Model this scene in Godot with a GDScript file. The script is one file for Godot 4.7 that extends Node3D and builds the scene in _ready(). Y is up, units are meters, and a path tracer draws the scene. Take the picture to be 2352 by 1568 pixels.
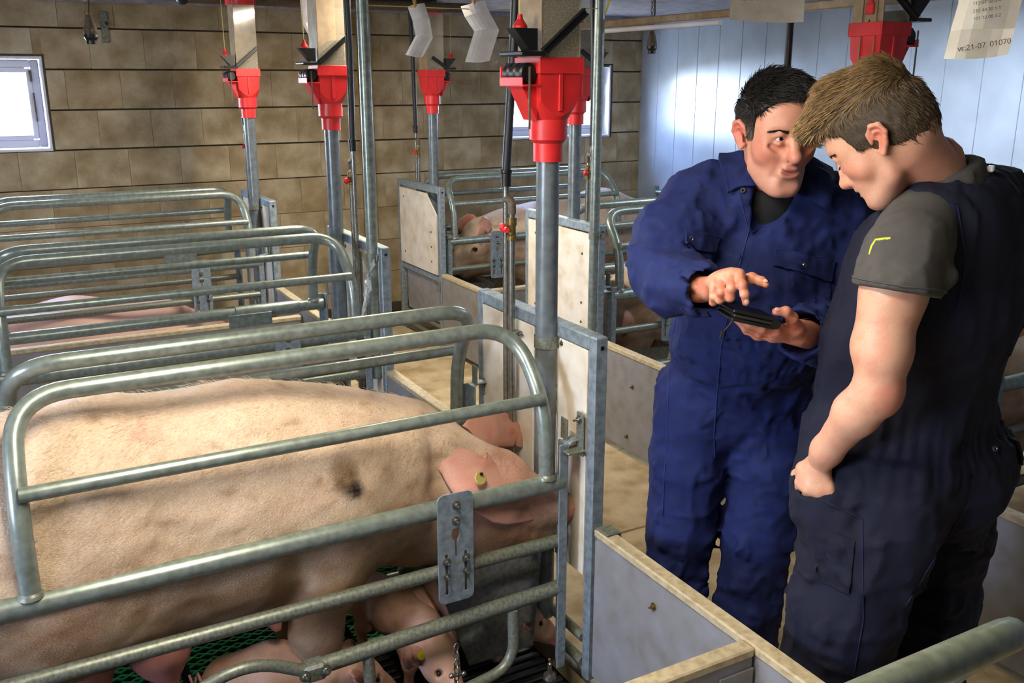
extends Node3D
# A pig barn: two men in the aisle between two rows of farrowing pens.
# World: +X along the crates, -Z along the aisle to the block wall, y up, metres.

var M := {}
var noise := FastNoiseLite.new()
var rng := RandomNumberGenerator.new()
var taken := {}
var bolt_mesh: ArrayMesh
var nut_mesh: ArrayMesh


func _ready():
	rng.seed = 11
	noise.seed = 5
	noise.noise_type = FastNoiseLite.TYPE_SIMPLEX_SMOOTH
	noise.frequency = 1.0
	# ---- camera
	var cam := Camera3D.new()
	cam.name = "camera"
	cam.position = Vector3(0, 1.77, 0)
	cam.rotation = Vector3(-atan(604.0 / 2150.0), -deg_to_rad(28.8), 0)
	cam.fov = rad_to_deg(2.0 * atan(784.0 / 2150.0))
	cam.near = 0.05
	cam.far = 200.0
	add_child(cam)
	cam.make_current()
	# ---- sky, exposure
	var env := Environment.new()
	var sm := ProceduralSkyMaterial.new()
	sm.sky_top_color = Color(0.62, 0.76, 1.0)
	sm.sky_horizon_color = Color(0.92, 0.96, 1.0)
	sm.ground_horizon_color = Color(0.86, 0.9, 0.95)
	sm.ground_bottom_color = Color(0.7, 0.74, 0.76)
	sm.sky_energy_multiplier = 5.0
	sm.ground_energy_multiplier = 4.0
	var sky := Sky.new()
	sky.sky_material = sm
	env.background_mode = Environment.BG_SKY
	env.sky = sky
	env.tonemap_mode = Environment.TONE_MAPPER_LINEAR
	env.tonemap_exposure = 1.22
	env.sdfgi_enabled = true
	env.ssao_enabled = true
	env.ssil_enabled = true
	var we := WorldEnvironment.new()
	we.name = "world_environment"
	we.environment = env
	add_child(we)
	# ---- daylight at the windows
	area("window_daylight", Vector3(-0.13, 1.61, -6.74), Vector3(0, 0, 0), Vector2(0.9, 0.5), Color(0.88, 0.94, 1.0), 2.5)
	area("window_daylight", Vector3(0.6, 1.72, -14.0), Vector3(0, 0.46, 0), Vector2(3.0, 1.6), Color(0.82, 0.9, 1.0), 190.0)
	area("window_daylight", Vector3(-3.42, 1.62, -1.2), Vector3(0, PI / 2, 0), Vector2(1.5, 0.9), Color(0.97, 0.98, 1.0), 4.5)
	# ---- tube lamps under the ceiling: each a fitting and the light it gives
	lamp(Vector3(0.4, 2.225, -1.45), 3.8, "tube lamp under the ceiling above the big sow's pen")
	lamp(Vector3(1.6, 2.225, -4.5), 4.6, "tube lamp under the ceiling above the aisle")
	lamp(Vector3(4.2, 2.225, -3.1), 2.7, "tube lamp under the ceiling near the pale steel wall", Color(0.9, 0.95, 1.0))
	make_materials()
	make_stock()
	room()
	pens()
	hoppers()
	water()
	hanging()
	animals()
	people()


func area(called: String, at: Vector3, turn: Vector3, size: Vector2, c: Color, e: float):
	# an AreaLight3D shines along its -Z; turn 0 is made to shine along +Z here
	var l := AreaLight3D.new()
	l.name = numbered(called)
	l.area_size = size
	l.light_color = c
	l.light_energy = e
	l.area_range = 14.0
	l.shadow_enabled = true
	add_child(l)
	l.position = at
	l.basis = Basis.from_euler(turn) * Basis(Vector3.UP, PI)


func lamp(at: Vector3, e: float, label: String, c := Color(1.0, 0.95, 0.86)):
	var t := thing("tube_lamp", label, "lamp", at, "tube lamps under the ceiling")
	put("lamp_housing", g_new().box(Vector3(0, 0.005, 0), Vector3(0.1, 0.035, 1.3), 0.006), white_plain(Color(0.85, 0.85, 0.82)), t)
	var m := white_plain(Color(0.95, 0.93, 0.86))
	m.emission_enabled = true
	m.emission = c
	m.emission_energy_multiplier = 3.0
	put("tube", g_new().tube([Vector3(0, -0.03, -0.6), Vector3(0, -0.03, 0.6)], 0.013, 10), m, t)
	area("tube_light", at + Vector3(0, -0.05, 0), Vector3(PI / 2, 0, 0), Vector2(0.06, 1.2), c, e)


func white_plain(c: Color) -> StandardMaterial3D:
	var m := StandardMaterial3D.new()
	m.albedo_color = c
	m.roughness = 0.5
	return m


# ------------------------------------------------------------------ helpers
func numbered(called: String) -> String:
	var k: int = taken.get(called, 0)
	taken[called] = k + 1
	return called if k == 0 else "%s_%03d" % [called, k]


func thing(called: String, label: String, category: String, at := Vector3.ZERO, group := "", turn := 0.0) -> Node3D:
	var o := Node3D.new()
	o.name = numbered(called)
	add_child(o)
	o.position = at
	o.rotation.y = turn
	tag(o, label, category, group)
	return o


func tag(o: Node3D, label: String, category: String, group := ""):
	o.set_meta("label", label)
	o.set_meta("category", category)
	if group:
		o.set_meta("group", group)


func put(called: String, g, m: Material, parent: Node = null, xf := Transform3D()) -> MeshInstance3D:
	var o := MeshInstance3D.new()
	o.mesh = g if g is Mesh else g.mesh()
	o.material_override = m
	o.transform = xf
	if parent == null:
		o.name = numbered(called)
		add_child(o)
	else:
		o.name = called
		parent.add_child(o, true)
	return o


func struct(called: String, g, m: Material) -> MeshInstance3D:
	var o := put(called, g, m)
	o.set_meta("kind", "structure")
	return o


func xf(p: Vector3, e := Vector3.ZERO, s := 1.0) -> Transform3D:
	return Transform3D(Basis.from_euler(e).scaled(Vector3.ONE * s), p)


func aim(a: Vector3, b: Vector3) -> Transform3D:
	# a frame at a whose y axis points to b
	var y := (b - a).normalized()
	var x := y.cross(Vector3(0.31, 0.11, 0.94)).normalized()
	return Transform3D(Basis(x, y, x.cross(y)), a)


func fillet(p: Array, r: float, n := 6) -> PackedVector3Array:
	var out := PackedVector3Array()
	for i in p.size():
		if i == 0 or i == p.size() - 1:
			out.append(p[i])
			continue
		var a: Vector3 = p[i - 1]
		var b: Vector3 = p[i]
		var c: Vector3 = p[i + 1]
		var q: float = min(r, min((a - b).length(), (c - b).length()) * 0.49)
		var s := b + (a - b).normalized() * q
		var e := b + (c - b).normalized() * q
		for k in n + 1:
			var t := float(k) / n
			out.append(s.lerp(b, t).lerp(b.lerp(e, t), t))
	return out


class G:
	var v := PackedVector3Array()
	var n := PackedVector3Array()
	var c := PackedColorArray()
	var uv := PackedVector2Array()
	var col := Color(1, 1, 1)
	var dust := Color(1, 1, 1)
	var dusty := 0.0
	var nz: FastNoiseLite

	func push(p: Vector3, q: Vector3, u := Vector2.ZERO):
		v.append(p)
		n.append(q)
		uv.append(u)
		var k := col
		if dusty > 0.0:
			var w := smoothstep(0.45, 1.0, q.y) * dusty
			if nz:
				w *= clampf(0.75 + 0.6 * nz.get_noise_3dv(p * 9.0), 0, 1)
			k = k.lerp(dust, w)
		c.append(k)

	func tri(a: Vector3, b: Vector3, d: Vector3, na: Vector3, nb: Vector3, nd: Vector3, ua := Vector2.ZERO, ub := Vector2.ZERO, ud := Vector2.ZERO):
		if (b - a).cross(d - a).dot(na + nb + nd) > 0.0:
			push(a, na, ua); push(d, nd, ud); push(b, nb, ub)
		else:
			push(a, na, ua); push(b, nb, ub); push(d, nd, ud)

	func quad(a: Vector3, b: Vector3, d: Vector3, e: Vector3, nn: Vector3, us := []):
		if us.is_empty():
			tri(a, b, d, nn, nn, nn)
			tri(a, d, e, nn, nn, nn)
		else:
			tri(a, b, d, nn, nn, nn, us[0], us[1], us[2])
			tri(a, d, e, nn, nn, nn, us[0], us[2], us[3])

	func box(at: Vector3, size: Vector3, bev := 0.0, basis := Basis()) -> G:
		var h := size * 0.5
		var b: float = min(bev, min(h.x, min(h.y, h.z)) * 0.9)
		for ax in 3:
			var i := (ax + 1) % 3
			var j := (ax + 2) % 3
			for s in [-1.0, 1.0]:
				var q := []
				for k in [[-1, -1], [1, -1], [1, 1], [-1, 1]]:
					var p := Vector3.ZERO
					p[ax] = s * h[ax]
					p[i] = k[0] * (h[i] - b)
					p[j] = k[1] * (h[j] - b)
					q.append(at + basis * p)
				var nn := Vector3.ZERO
				nn[ax] = s
				quad(q[0], q[1], q[2], q[3], basis * nn)
			if b <= 0.0:
				continue
			for s in [-1.0, 1.0]:
				for t in [-1.0, 1.0]:
					var a0 := Vector3.ZERO
					a0[i] = s * h[i]
					a0[j] = t * (h[j] - b)
					var a1 := Vector3.ZERO
					a1[i] = s * (h[i] - b)
					a1[j] = t * h[j]
					var d0 := a0
					var d1 := a1
					d0[ax] = h[ax] - b
					d1[ax] = h[ax] - b
					a0[ax] = -h[ax] + b
					a1[ax] = -h[ax] + b
					var ne := Vector3.ZERO
					ne[i] = s
					ne[j] = t
					quad(at + basis * a0, at + basis * a1, at + basis * d1, at + basis * d0, basis * ne.normalized())
		if b > 0.0:
			for sx in [-1.0, 1.0]:
				for sy in [-1.0, 1.0]:
					for sz in [-1.0, 1.0]:
						var m := Vector3(sx, sy, sz)
						var k := h - Vector3(b, b, b)
						var p0 := Vector3(sx * h.x, sy * k.y, sz * k.z)
						var p1 := Vector3(sx * k.x, sy * h.y, sz * k.z)
						var p2 := Vector3(sx * k.x, sy * k.y, sz * h.z)
						var nn := basis * m.normalized()
						tri(at + basis * p0, at + basis * p1, at + basis * p2, nn, nn, nn)
		return self

	func rings(rows: Array, rad: Array, close := true):
		# rows: arrays of points round a ring; rad: arrays of normals
		for i in rows.size() - 1:
			var a: PackedVector3Array = rows[i]
			var b: PackedVector3Array = rows[i + 1]
			var na: PackedVector3Array = rad[i]
			var nb: PackedVector3Array = rad[i + 1]
			var m := a.size()
			for k in (m if close else m - 1):
				var l := (k + 1) % m
				var u0 := float(k) / m
				var u1 := float(k + 1) / m
				tri(a[k], a[l], b[l], na[k], na[l], nb[l], Vector2(u0, i), Vector2(u1, i), Vector2(u1, i + 1))
				tri(a[k], b[l], b[k], na[k], nb[l], nb[k], Vector2(u0, i), Vector2(u1, i + 1), Vector2(u0, i + 1))

	func cap(ring: PackedVector3Array, nn: Vector3):
		var m := Vector3.ZERO
		for p in ring:
			m += p
		m /= ring.size()
		for k in ring.size():
			tri(m, ring[k], ring[(k + 1) % ring.size()], nn, nn, nn)

	func tube(p, r, seg := 10, caps := true, flat := 1.0) -> G:
		# sweep a circle (or an ellipse) along points; r a number or one radius per point
		var rows := []
		var rad := []
		var up := Vector3(0.12, 1, 0.07)
		var t0: Vector3 = (p[1] - p[0]).normalized()
		if absf(t0.dot(up.normalized())) > 0.9:
			up = Vector3(1, 0.1, 0.05)
		var side := t0.cross(up).normalized()
		for i in p.size():
			var t: Vector3
			if i == 0:
				t = t0
			elif i == p.size() - 1:
				t = (p[i] - p[i - 1]).normalized()
			else:
				t = ((p[i] - p[i - 1]).normalized() + (p[i + 1] - p[i]).normalized()).normalized()
			side = (side - t * side.dot(t)).normalized()
			var oth := t.cross(side)
			var q: float = r if (r is float or r is int) else r[i]
			var row := PackedVector3Array()
			var nor := PackedVector3Array()
			for k in seg:
				var a := TAU * k / seg
				row.append(p[i] + (side * cos(a) + oth * sin(a) * flat) * q)
				nor.append((side * cos(a) * flat + oth * sin(a)).normalized())
			rows.append(row)
			rad.append(nor)
		rings(rows, rad)
		if caps:
			cap(rows[0], -t0)
			cap(rows[-1], (p[p.size() - 1] - p[p.size() - 2]).normalized())
		return self

	func lathe(prof: Array, f := Transform3D(), seg := 16) -> G:
		# prof: (radius, height) pairs turned about the frame's y axis; corners are kept by their own normals
		for i in prof.size() - 1:
			var a: Vector2 = prof[i]
			var b: Vector2 = prof[i + 1]
			if a.distance_to(b) < 1e-6:
				continue
			var d := (b - a).normalized()
			var nr := Vector2(d.y, -d.x)
			for k in seg:
				var a0 := TAU * k / seg
				var a1 := TAU * (k + 1) / seg
				var c0 := Vector3(cos(a0), 0, sin(a0))
				var c1 := Vector3(cos(a1), 0, sin(a1))
				var n0 := (f.basis * (c0 * nr.x + Vector3.UP * nr.y)).normalized()
				var n1 := (f.basis * (c1 * nr.x + Vector3.UP * nr.y)).normalized()
				var p0 := f * (c0 * a.x + Vector3.UP * a.y)
				var p1 := f * (c1 * a.x + Vector3.UP * a.y)
				var p2 := f * (c1 * b.x + Vector3.UP * b.y)
				var p3 := f * (c0 * b.x + Vector3.UP * b.y)
				if b.x > 1e-5:
					tri(p0, p2, p3, n0, n1, n0)
				if a.x > 1e-5:
					tri(p0, p1, p2, n0, n1, n1)
		return self

	func prism(poly: PackedVector2Array, depth: float, f := Transform3D()) -> G:
		# a flat outline in the frame's xy plane, thick along z (centred)
		var ix := Geometry2D.triangulate_polygon(poly)
		for s in [-0.5, 0.5]:
			for i in range(0, ix.size(), 3):
				var q := []
				for k in 3:
					var a := poly[ix[i + k]]
					q.append(f * Vector3(a.x, a.y, s * depth))
				var nn := (f.basis * Vector3(0, 0, signf(s))).normalized()
				tri(q[0], q[1], q[2], nn, nn, nn)
		var area := 0.0
		for i in poly.size():
			area += poly[i].cross(poly[(i + 1) % poly.size()])
		for i in poly.size():
			var a := poly[i]
			var b := poly[(i + 1) % poly.size()]
			var e := (b - a).normalized() * signf(area)
			var nn := (f.basis * Vector3(e.y, -e.x, 0)).normalized()
			quad(f * Vector3(a.x, a.y, -depth / 2), f * Vector3(b.x, b.y, -depth / 2), f * Vector3(b.x, b.y, depth / 2), f * Vector3(a.x, a.y, depth / 2), nn)
		return self

	func ball(at: Vector3, r: Vector3, basis := Basis(), seg := 12) -> G:
		var rows := []
		var rad := []
		var half := seg / 2
		for i in half + 1:
			var th := PI * i / half
			var row := PackedVector3Array()
			var nor := PackedVector3Array()
			for k in seg:
				var ph := TAU * k / seg
				var d := Vector3(sin(th) * cos(ph), cos(th), sin(th) * sin(ph))
				row.append(at + basis * (d * r))
				nor.append((basis * (d / r)).normalized())
			rows.append(row)
			rad.append(nor)
		rings(rows, rad)
		return self

	func mesh() -> ArrayMesh:
		var a := []
		a.resize(Mesh.ARRAY_MAX)
		a[Mesh.ARRAY_VERTEX] = v
		a[Mesh.ARRAY_NORMAL] = n
		a[Mesh.ARRAY_COLOR] = c
		a[Mesh.ARRAY_TEX_UV] = uv
		var m := ArrayMesh.new()
		m.add_surface_from_arrays(Mesh.PRIMITIVE_TRIANGLES, a)
		return m


func g_new(dusty := 0.0, base := Color(1, 1, 1), dust := Color(1.3, 1.12, 0.78)) -> G:
	var g := G.new()
	g.dusty = dusty
	g.col = base
	g.dust = dust
	g.nz = noise
	return g


# ------------------------------------------------------------------ materials
func tex(freq: float, lo: Color, hi: Color, octaves := 4, seed := 1, mid := 0.5, kind := FastNoiseLite.TYPE_SIMPLEX_SMOOTH, side := 512) -> NoiseTexture2D:
	var f := FastNoiseLite.new()
	f.seed = seed
	f.noise_type = kind
	f.frequency = freq
	f.fractal_octaves = octaves
	var t := NoiseTexture2D.new()
	t.width = side
	t.height = side
	t.seamless = true
	t.noise = f
	var r := Gradient.new()
	r.offsets = PackedFloat32Array([0.0, mid, 1.0])
	r.colors = PackedColorArray([lo, lo.lerp(hi, 0.55), hi])
	t.color_ramp = r
	return t


func ntex(freq: float, bump: float, octaves := 4, seed := 2, side := 512) -> NoiseTexture2D:
	var f := FastNoiseLite.new()
	f.seed = seed
	f.frequency = freq
	f.fractal_octaves = octaves
	var t := NoiseTexture2D.new()
	t.width = side
	t.height = side
	t.seamless = true
	t.as_normal_map = true
	t.bump_strength = bump
	t.noise = f
	return t


func mat(c: Color, rough: float, metal := 0.0, scale := 0.0, albedo: Texture2D = null, normal: Texture2D = null, nscale := 1.0) -> StandardMaterial3D:
	var m := StandardMaterial3D.new()
	m.albedo_color = c
	m.roughness = rough
	m.metallic = metal
	m.vertex_color_use_as_albedo = true
	if scale > 0.0:
		m.uv1_triplanar = true
		m.uv1_world_triplanar = true
		m.uv1_scale = Vector3.ONE * scale
		if albedo:
			m.albedo_texture = albedo
		if normal:
			m.normal_enabled = true
			m.normal_texture = normal
			m.normal_scale = nscale
	return m


func make_materials():
	var grey := tex(0.02, Color(0.72, 0.72, 0.72), Color(1, 1, 1), 5, 3)
	var spots := tex(0.03, Color(0.55, 0.53, 0.5), Color(1, 1, 1), 5, 9, 0.38)
	var blotch := tex(0.008, Color(0.72, 0.67, 0.58), Color(1, 1, 1), 5, 4)
	var rough_n := ntex(0.05, 4.0, 5, 6)
	var fine_n := ntex(0.12, 3.0, 3, 8)
	var cloth_n := ntex(0.3, 3.0, 2, 12)
	for k in 4:
		var cs: Color = [Color(0.74, 0.69, 0.58), Color(0.72, 0.67, 0.565), Color(0.75, 0.705, 0.6), Color(0.72, 0.66, 0.545)][k]
		M["block%d" % k] = mat(cs, 0.9, 0.0, 0.9, blotch, rough_n, 0.5)
		M["block%d" % k].uv1_offset = Vector3(k * 0.37, k * 0.21, k * 0.13)
	M.mortar = mat(Color(0.33, 0.29, 0.23), 0.95, 0.0, 1.5, grey)
	M.steel_wall = mat(Color(0.7, 0.75, 0.82), 0.33, 0.0, 0.6, tex(0.01, Color(0.9, 0.9, 0.9), Color(1, 1, 1), 3, 14))
	M.ceiling = mat(Color(0.68, 0.67, 0.72), 0.8, 0.0, 0.8, grey)
	M.concrete = mat(Color(0.82, 0.755, 0.63), 0.75, 0.0, 1.1, blotch, rough_n, 0.35)
	M.pit = mat(Color(0.05, 0.045, 0.04), 0.9)
	M.galv = mat(Color(0.6, 0.65, 0.63), 0.33, 0.45, 3.0, grey, fine_n, 0.03)
	M.galv_dirty = mat(Color(0.56, 0.59, 0.55), 0.4, 0.35, 5.0, spots, fine_n, 0.05)
	M.frame = mat(Color(0.6, 0.66, 0.7), 0.5, 0.35, 3.0, grey, fine_n, 0.12)
	M.board = mat(Color(0.9, 0.88, 0.84), 0.45, 0.0, 1.2, tex(0.012, Color(0.86, 0.82, 0.74), Color(1, 1, 1), 4, 17, 0.4))
	M.pvc = mat(Color(0.56, 0.56, 0.58), 0.55, 0.0, 1.4, tex(0.012, Color(0.85, 0.82, 0.76), Color(1, 1, 1), 5, 21, 0.4))
	M.pvc_edge = mat(Color(0.8, 0.75, 0.63), 0.6, 0.0, 3.0, tex(0.02, Color(0.78, 0.74, 0.66), Color(1, 1, 1), 4, 22))
	M.red = mat(Color(0.86, 0.17, 0.18), 0.4, 0.0, 2.0, tex(0.01, Color(0.88, 0.86, 0.86), Color(1, 1, 1), 3, 5))
	M.red_dark = mat(Color(0.7, 0.1, 0.1), 0.5)
	M.black = mat(Color(0.06, 0.065, 0.075), 0.4)
	M.black_dusty = mat(Color(0.12, 0.12, 0.12), 0.6)
	M.hose = mat(Color(0.1, 0.12, 0.15), 0.45)
	M.pipe = mat(Color(0.5, 0.54, 0.57), 0.3, 0.35, 2.0, grey)
	M.stainless = mat(Color(0.66, 0.66, 0.64), 0.25, 0.85, 4.0, grey)
	M.brass = mat(Color(0.55, 0.47, 0.26), 0.4, 0.6, 6.0, spots)
	M.feed = mat(Color(0.66, 0.62, 0.54), 0.9, 0.0, 10.0, tex(0.03, Color(0.1, 0.09, 0.07), Color(1, 1, 1), 2, 31, 0.5))
	M.tube_dusty = mat(Color(0.66, 0.56, 0.42), 0.45, 0.0, 1.5, grey)
	var clear := StandardMaterial3D.new()
	clear.albedo_color = Color(0.85, 0.82, 0.74, 0.16)
	clear.transparency = BaseMaterial3D.TRANSPARENCY_ALPHA
	clear.roughness = 0.1
	M.clear = clear
	var bag := StandardMaterial3D.new()
	bag.albedo_color = Color(0.92, 0.93, 0.96, 0.4)
	bag.transparency = BaseMaterial3D.TRANSPARENCY_ALPHA
	bag.roughness = 0.2
	bag.cull_mode = BaseMaterial3D.CULL_DISABLED
	M.bag = bag
	M.paper = mat(Color(0.9, 0.89, 0.9), 0.8, 0.0, 2.0, tex(0.02, Color(0.9, 0.88, 0.86), Color(1, 1, 1), 3, 41))
	M.paper.cull_mode = BaseMaterial3D.CULL_DISABLED
	M.paper.backlight_enabled = true
	M.paper.backlight = Color(0.3, 0.3, 0.3)
	M.paper_old = mat(Color(0.96, 0.94, 0.9), 0.8, 0.0, 2.0, tex(0.02, Color(0.92, 0.89, 0.83), Color(1, 1, 1), 3, 43))
	M.paper_old.backlight_enabled = true
	M.paper_old.backlight = Color(0.4, 0.38, 0.34)
	M.paper_old.cull_mode = BaseMaterial3D.CULL_DISABLED
	M.ink = mat(Color(0.16, 0.16, 0.18), 0.9)
	M.wood = mat(Color(0.72, 0.55, 0.3), 0.7)
	M.cord = mat(Color(0.78, 0.7, 0.42), 0.8)
	M.white = mat(Color(0.86, 0.86, 0.9), 0.35)
	M.glass = StandardMaterial3D.new()
	M.glass.albedo_color = Color(1, 1, 1, 0.06)
	M.glass.transparency = BaseMaterial3D.TRANSPARENCY_ALPHA
	M.glass.roughness = 0.05
	M.plug = mat(Color(0.42, 0.37, 0.31), 0.6, 0.1, 5.0, spots)
	M.slat = mat(Color(0.035, 0.035, 0.035), 0.45)
	M.green = mat(Color(0.06, 0.55, 0.28), 0.4)
	M.orange = mat(Color(0.9, 0.25, 0.1), 0.5)
	M.yellow = mat(Color(0.9, 0.83, 0.1), 0.5)
	M.tag_dirty = mat(Color(0.85, 0.78, 0.45), 0.6, 0.0, 40.0, spots)
	# animals: skin with a fine hair grain
	var hair := tex(0.09, Color(0.84, 0.8, 0.75), Color(1, 1, 1), 3, 51)
	M.sow = mat(Color(1, 1, 1), 0.6, 0.0, 3.0, hair, ntex(0.16, 4.0, 3, 52), 0.5)
	M.sow.uv1_scale = Vector3(1.6, 4.0, 4.0)
	M.piglet = mat(Color(1, 1, 1), 0.55, 0.0, 6.0, hair, null)
	M.bristle = mat(Color(0.88, 0.82, 0.72), 0.6)
	# people
	M.skin = mat(Color(1, 1, 1), 0.48, 0.0, 9.0, tex(0.05, Color(0.93, 0.88, 0.86), Color(1, 1, 1), 3, 61), ntex(0.2, 2.0, 2, 62), 0.25)
	M.skin.subsurf_scatter_enabled = true
	M.skin.subsurf_scatter_strength = 0.06
	M.blue = mat(Color(0.045, 0.13, 0.38), 0.85, 0.0, 4.0, tex(0.012, Color(0.7, 0.72, 0.76), Color(1, 1, 1), 5, 71), cloth_n, 0.35)
	M.blue_edge = mat(Color(0.12, 0.18, 0.43), 0.85)
	M.navy = mat(Color(0.025, 0.055, 0.175), 0.85, 0.0, 4.0, tex(0.012, Color(0.66, 0.68, 0.74), Color(1, 1, 1), 5, 72), cloth_n, 0.35)
	M.navy_edge = mat(Color(0.07, 0.11, 0.27), 0.85)
	M.tee = mat(Color(0.33, 0.32, 0.31), 0.9, 0.0, 4.0, tex(0.02, Color(0.8, 0.8, 0.8), Color(1, 1, 1), 4, 73), cloth_n, 0.3)
	M.tee_dark = mat(Color(0.05, 0.055, 0.06), 0.9)
	M.lime = mat(Color(0.75, 0.78, 0.25), 0.8)
	M.hair_dark = mat(Color(1, 1, 1), 0.55)
	M.hair_fair = mat(Color(1, 1, 1), 0.65)
	M.eye = mat(Color(1, 1, 1), 0.15)
	M.boot = mat(Color(0.04, 0.045, 0.05), 0.5)


func make_stock():
	var g := g_new()
	var hexes := [Vector2(0, 0), Vector2(0.0065, 0), Vector2(0.0075, 0.001), Vector2(0.0075, 0.005), Vector2(0.0065, 0.006), Vector2(0.003, 0.006), Vector2(0.003, 0.016), Vector2(0, 0.017)]
	g.lathe([Vector2(0.0, 0.0), Vector2(0.011, 0.0), Vector2(0.011, 0.0015), Vector2(0.0, 0.0015)], Transform3D(), 12)
	g.lathe(hexes, Transform3D(Basis(), Vector3(0, 0.0015, 0)), 6)
	nut_mesh = g.mesh()
	g = g_new()
	g.lathe([Vector2(0.009, 0.0), Vector2(0.009, 0.002), Vector2(0.006, 0.005), Vector2(0.0, 0.006)], Transform3D(), 10)
	bolt_mesh = g.mesh()


func nut(parent: Node, at: Vector3, out: Vector3, s := 1.0, m: Material = null, domed := false):
	var f := aim(at, at + out)
	f.basis = f.basis.scaled(Vector3.ONE * s)
	put("bolt", bolt_mesh if domed else nut_mesh, m if m else M.stainless, parent, f)


# ------------------------------------------------------------------ the room
func cut(rects: Array, hole: Rect2) -> Array:
	var out := []
	for r in rects:
		if not r.intersects(hole):
			out.append(r)
			continue
		var i: Rect2 = r.intersection(hole)
		for q in [Rect2(r.position, Vector2(i.position.x - r.position.x, r.size.y)), Rect2(i.end.x, r.position.y, r.end.x - i.end.x, r.size.y),
				Rect2(i.position.x, r.position.y, i.size.x, i.position.y - r.position.y), Rect2(i.position.x, i.end.y, i.size.x, r.end.y - i.end.y)]:
			if q.size.x > 0.012 and q.size.y > 0.012:
				out.append(q)
	return out


func room():
	var w1 := Rect2(-0.63, 1.32, 1.0, 0.585)
	var w2 := Rect2(3.69, 1.29, 1.0, 0.585)
	# back wall: a mortar core with the openings, and every block in front of it
	var core := g_new()
	for r in cut(cut([Rect2(-3.7, -0.4, 8.9, 2.9)], w1), w2):
		core.box(Vector3(r.get_center().x, r.get_center().y, -6.925), Vector3(r.size.x, r.size.y, 0.23))
	var wall := struct("wall_back", core, M.mortar)
	var shared := {}
	for k in range(-4, 5):
		var y0 := 1.072 + 0.251 * k
		var y1: float = min(y0 + 0.251, 2.26)
		var x0 := 0.157 if posmod(k, 2) == 0 else 0.323
		for i in range(-12, 16):
			var a := x0 + 0.329 * i
			var b: float = min(a + 0.329, 5.0)
			if b < -3.4 or a > 4.99:
				continue
			var gy := 0.0055 if k >= 0 else 0.0015
			for r in cut(cut([Rect2(a + 0.0007, y0 + gy, b - a - 0.0014, y1 - y0 - 2 * gy)], w1.grow(0.004)), w2.grow(0.004)):
				var key := "%.3f %.3f" % [r.size.x, r.size.y]
				if not shared.has(key):
					shared[key] = g_new().box(Vector3.ZERO, Vector3(r.size.x, r.size.y, 0.06), 0.001).mesh()
				var c: Vector2 = r.get_center()
				put("block", shared[key], M["block%d" % (rng.randi() % 4)], wall, xf(Vector3(c.x, c.y, -6.815 + rng.randf_range(0, 0.0015))))
	put("plinth", g_new().box(Vector3(0.8, 0.03, -6.8), Vector3(8.4, 0.08, 0.05), 0.01), M.mortar, wall)
	var pil := struct("trim_1", g_new().box(Vector3(2.49, 1.12, -6.77), Vector3(0.1, 2.26, 0.06), 0.006), M.block1)
	pil.set_meta("label", "narrow cement strip running up the block wall")
	# right wall: upright steel-faced panels
	var rw := struct("wall_right", g_new().box(Vector3(5.13, 1.1, -2.0), Vector3(0.2, 2.9, 10.0)), M.mortar)
	var strip := g_new().box(Vector3.ZERO, Vector3(0.04, 2.36, 0.2475), 0.0025).mesh()
	for i in 39:
		put("panel", strip, M.steel_wall, rw, xf(Vector3(5.02, 1.1, -6.68 + 0.25 * i)))
	# the walls nobody sees, with the windows that light the barn
	var lw := g_new()
	for r in cut([Rect2(-7.0, -0.4, 10.2, 2.9)], Rect2(-1.95, 1.17, 1.5, 0.9)):
		lw.box(Vector3(-3.6, r.get_center().y, r.get_center().x), Vector3(0.2, r.size.y, r.size.x))
	struct("wall_left", lw, M.block2)
	var fw := g_new()
	for r in [Rect2(-3.7, -0.4, 8.9, 2.9)]:
		fw.box(Vector3(r.get_center().x, r.get_center().y, 3.1), Vector3(r.size.x, r.size.y, 0.2))
	struct("wall_front", fw, M.block2)
	struct("ceiling", g_new().box(Vector3(0.8, 2.32, -1.9), Vector3(9.0, 0.12, 10.4)), M.ceiling)
	# floor: a dark pit floor under everything; concrete slabs in the aisle
	var fl := struct("floor", g_new().box(Vector3(0.8, -0.4, -1.9), Vector3(9.0, 0.1, 10.4)), M.pit)
	for i in 9:
		for j in 2:
			put("slab", g_new().box(Vector3(1.705 + 0.56 * j, -0.06, -6.3 + 1.0 * i), Vector3(0.556, 0.12, 0.994), 0.004), M.concrete, fl)
	for i in 5:
		put("slab", g_new().box(Vector3(3.78, -0.07, -6.35 + 1.85 * i), Vector3(2.44, 0.1, 1.84), 0.005), M.concrete, fl)
	for i in 2:
		put("slab", g_new().box(Vector3(-1.05, -0.07, -5.85 + 1.77 * i), Vector3(4.86, 0.1, 1.76), 0.005), M.concrete, fl)
	put("slab", g_new().box(Vector3(-1.05, -0.07, 0.75), Vector3(4.86, 0.1, 4.2), 0.005), M.concrete, fl)
	window(1, w1, -6.81)
	window(2, w2, -6.81)
	side_window(3, Vector3(-3.55, 1.62, -1.2), PI / 2)
	# strip of trim where the ceiling meets the block wall
	var tr := struct("trim_2", g_new().box(Vector3(0.8, 2.247, -6.77), Vector3(8.4, 0.03, 0.05), 0.004), M.ceiling)
	tr.set_meta("label", "thin pale strip along the top of the block wall")


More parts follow.
